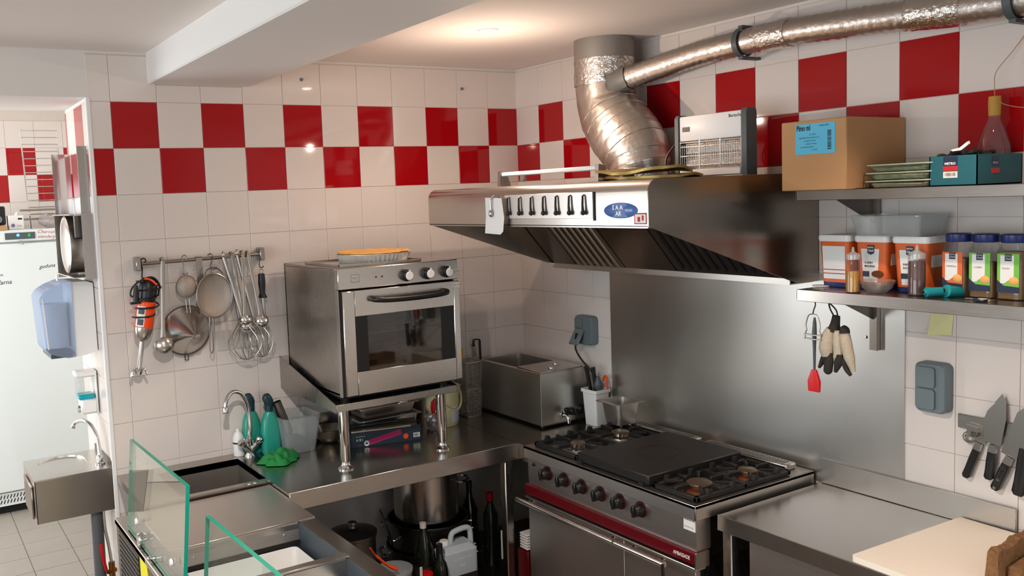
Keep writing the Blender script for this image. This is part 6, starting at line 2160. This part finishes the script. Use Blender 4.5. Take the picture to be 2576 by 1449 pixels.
pot('stockpot', 'tall steel stockpot uppermost of the stack under the counter', -.850, -.270, .478, .245, .165, 'hood', (-.75, 2.4))
pot('black_pot', 'dark cooking pot in the middle of the stack, below the steel stockpot', -.848, -.272, .345, .128, .20, 'dark_steel', (-.55, 2.3))
pot('black_pot', 'wide dark pot at the bottom of the stack under the counter', -.845, -.277, UZ, .142, .215, 'dark_steel', (-.45, 2.5))
SPN = pot('saucepan', 'steel saucepan with a black lid knob at the left under the counter', -1.36, -.46, .40, .16, .105, 'dark_steel', (), long_handle=2.6)
obj('pan_cover', G().lathe((-1.36, -.46, .561), [(.112, 0), (.113, .004), (.06, .018), (.016, .022), (.012, .034), (.022, .042), (.020, .050), (0, .052)], 30), MT['dark_steel'], SPN)
pot('saucepan', 'dark pan at the bottom left under the counter carrying the saucepan', -1.36, -.46, UZ, .198, .13, 'dark_steel', (), long_handle=2.9)
for k, (x, y, z, lab) in enumerate(((-1.125, -.33, .62, 'dark oval pan lid leaning upright, highest left of the stockpot'), (-1.15, -.36, .44, 'dark oval pan lid leaning upright, lower left of the stockpot'))):
    t = obj('leaning_lid', G().lathe((x, y, z - .13 if k == 0 else z - .13), [(0, 0), (.09, .002), (.095, .008)], 26, axis=(.9, -.3, .25)), MT['dark_steel'], label=lab, cat='lid')
    obj('lid_handle', G().tube(smooth_path([(x - .02, y - .06, z - .15), (x + .0, y - .085, z - .17), (x + .04, y - .08, z - .16)], 4), .005, 8), MT['chrome'], t)


def bottle(name, lab, x, y, z0, prof, m, cap=None, capm='white', cat='bottle', labm=None, lz=None):
    t = thing(name, lab, cat, (x, y, z0))
    obj('bottle', G().lathe((x, y, z0), prof, 26), m, t)
    if cap:
        obj('cap', G().lathe((x, y, z0), cap, 20), MT[capm], t)
    if labm:
        obj('label', G().lathe((x, y, z0), lz, 26), MT[labm], t)
    return t


bottle('cola_bottle', 'tall dark plastic bottle with a pale cap under the counter', -1.06, -.585, UZ, [(0, .001), (.042, .001), (.047, .01), (.047, .19), (.044, .25), (.030, .31), (.014, .345), (.013, .365)], MT['winegl'],
       [(.0155, .352), (.0155, .376), (0, .377)], 'mold', labm='ink', lz=[(.0475, .10), (.0475, .18)])
bottle('wine_bottle', 'black glass bottle with a small printed label beside the canister', -1.025, -.665, UZ, [(0, .001), (.036, .001), (.038, .01), (.038, .17), (.030, .205), (.016, .225), (.0145, .29)], MT['winegl'],
       [(.0155, .24), (.0155, .292), (0, .293)], 'black', labm=None)
bottle('sauce_bottle', 'dark bottle with a black cap behind the right end of the pot stack', -.578, -.25, UZ, [(0, .001), (.04, .001), (.042, .01), (.042, .24), (.016, .31), (.014, .36)], MT['winegl'], [(.016, .35), (.016, .39), (0, .391)], 'black')
bottle('sauce_bottle', 'dark bottle with a red cap nearest to the counter leg', -.565, -.42, UZ, [(0, .001), (.036, .001), (.038, .01), (.038, .26), (.016, .31), (.014, .34)], MT['winegl'], [(.018, .33), (.018, .37), (0, .371)], 'redp')
# canister
cx0, cx1, cy0, cy1 = -.985, -.795, -.645, -.535
cn_ = thing('plastic_canister', 'cloudy white plastic canister with handle and dark liquid under the counter', 'canister', (-.89, -.59, UZ))
g = G()
sec = lambda z, k=0.0: rrect(cx0 + k, cx1 - k, cy0 + k, cy1 - k, .022, UZ + z)
g.loft([sec(.001, .004), sec(.008), sec(.215), rrect(cx0 + .006, cx1 - .006, cy0 + .006, cy1 - .006, .022, UZ + .222), rrect(cx0 + .006, cx1 - .03, cy0 + .012, cy1 - .012, .02, UZ + .248)])
obj('body', g, mat('cloudy_plastic', '#b4bec4', .35), cn_)
obj('liquid', G().loft([sec(.002, -.0012), sec(.105, -.0012)]), mat('brown_liquid', '#2b211e', .3), cn_)
obj('handle', G().tube(smooth_path([(cx0 + .065, -.59, UZ + .243), (cx0 + .075, -.59, UZ + .285), (cx0 + .10, -.59, UZ + .298), (cx1 - .035, -.59, UZ + .302), (cx1 - .012, -.59, UZ + .285), (cx1 - .008, -.59, UZ + .22)], 5), .0135, 12), bpy.data.materials['cloudy_plastic'], cn_)
obj('cap', G().lathe((cx0 + .032, -.59, UZ + .24), [(.021, 0), (.022, .004), (.022, .024), (.019, .028), (0, .028)], 24), MT['white'], cn_)
pm = obj('embossed_rule', G().box(cx0 + .08, cx0 + .11, cy0 - .001, cy0 + .001, UZ + .150, UZ + .152), MT['white'], cn_)
text('5 L  COOP  15/11', .014, (cx0 + .045, cy0 - .0012, UZ + .182), (1, 0, .04), (0, 0, 1), MT['white'], pm)
# odds and ends in front
t = obj('orange_scraper', G().tube(smooth_path([(-1.395, -.70, .575), (-1.365, -.70, .53), (-1.31, -.70, .475), (-1.27, -.70, .45)], 5), [.006] * 5 + [.012] * 6 + [.016] * 5, 10, flat=.5), MT['orange'], label='bright orange plastic scraper sticking up beside the prep counter', cat='scraper')
t = thing('white_pail', 'translucent white pail behind the orange scraper under the counter', 'pail', (-1.235, -.615, UZ))
obj('pail', G().lathe((-1.235, -.615, UZ), [(0, .001), (.066, .001), (.080, .20), (.082, .202), (.082, .208), (.078, .208), (.064, .006), (0, .005)], 30), MT['milky'], t)
obj('lid', G().lathe((-1.235, -.615, UZ), [(.084, .205), (.084, .215), (0, .216)], 30), MT['milky'], t)
obj('red_tub', G().lathe((-1.100, -.665, UZ), [(0, .001), (.028, .001), (.030, .15), (.032, .152), (.032, .175), (0, .176)], 24), MT['redp'], label='red lidded tub in front of the dark bottles under the counter', cat='tub')
obj('wood_slat', G().box(-1.150, -1.137, -.699, -.693, UZ, .425, .002), MT['mold'], label='pale flat wooden slat standing in front of the dark bottle', cat='slat')
t = thing('white_boxes', 'stack of white lids in the gap between the counter leg and the range', 'lids', (-.60, -.77, .37))
for k in range(6):
    obj('lid', G().box(-.625, -.56, -.80, -.74, .405 + k * .013, .415 + k * .013, .003), MT['white'], t)
obj('red_carton', G().box(-.63, -.55, -.81, -.73, .2005, .40, .002), MT['dkred'], label='dark red carton in the gap between the counter leg and the range', cat='carton')
obj('paper_strip', G().box(-.672, -.6605, -.66, -.655, .33, .47), MT['label'], label='narrow pale label strip inside the counter leg', cat='label')
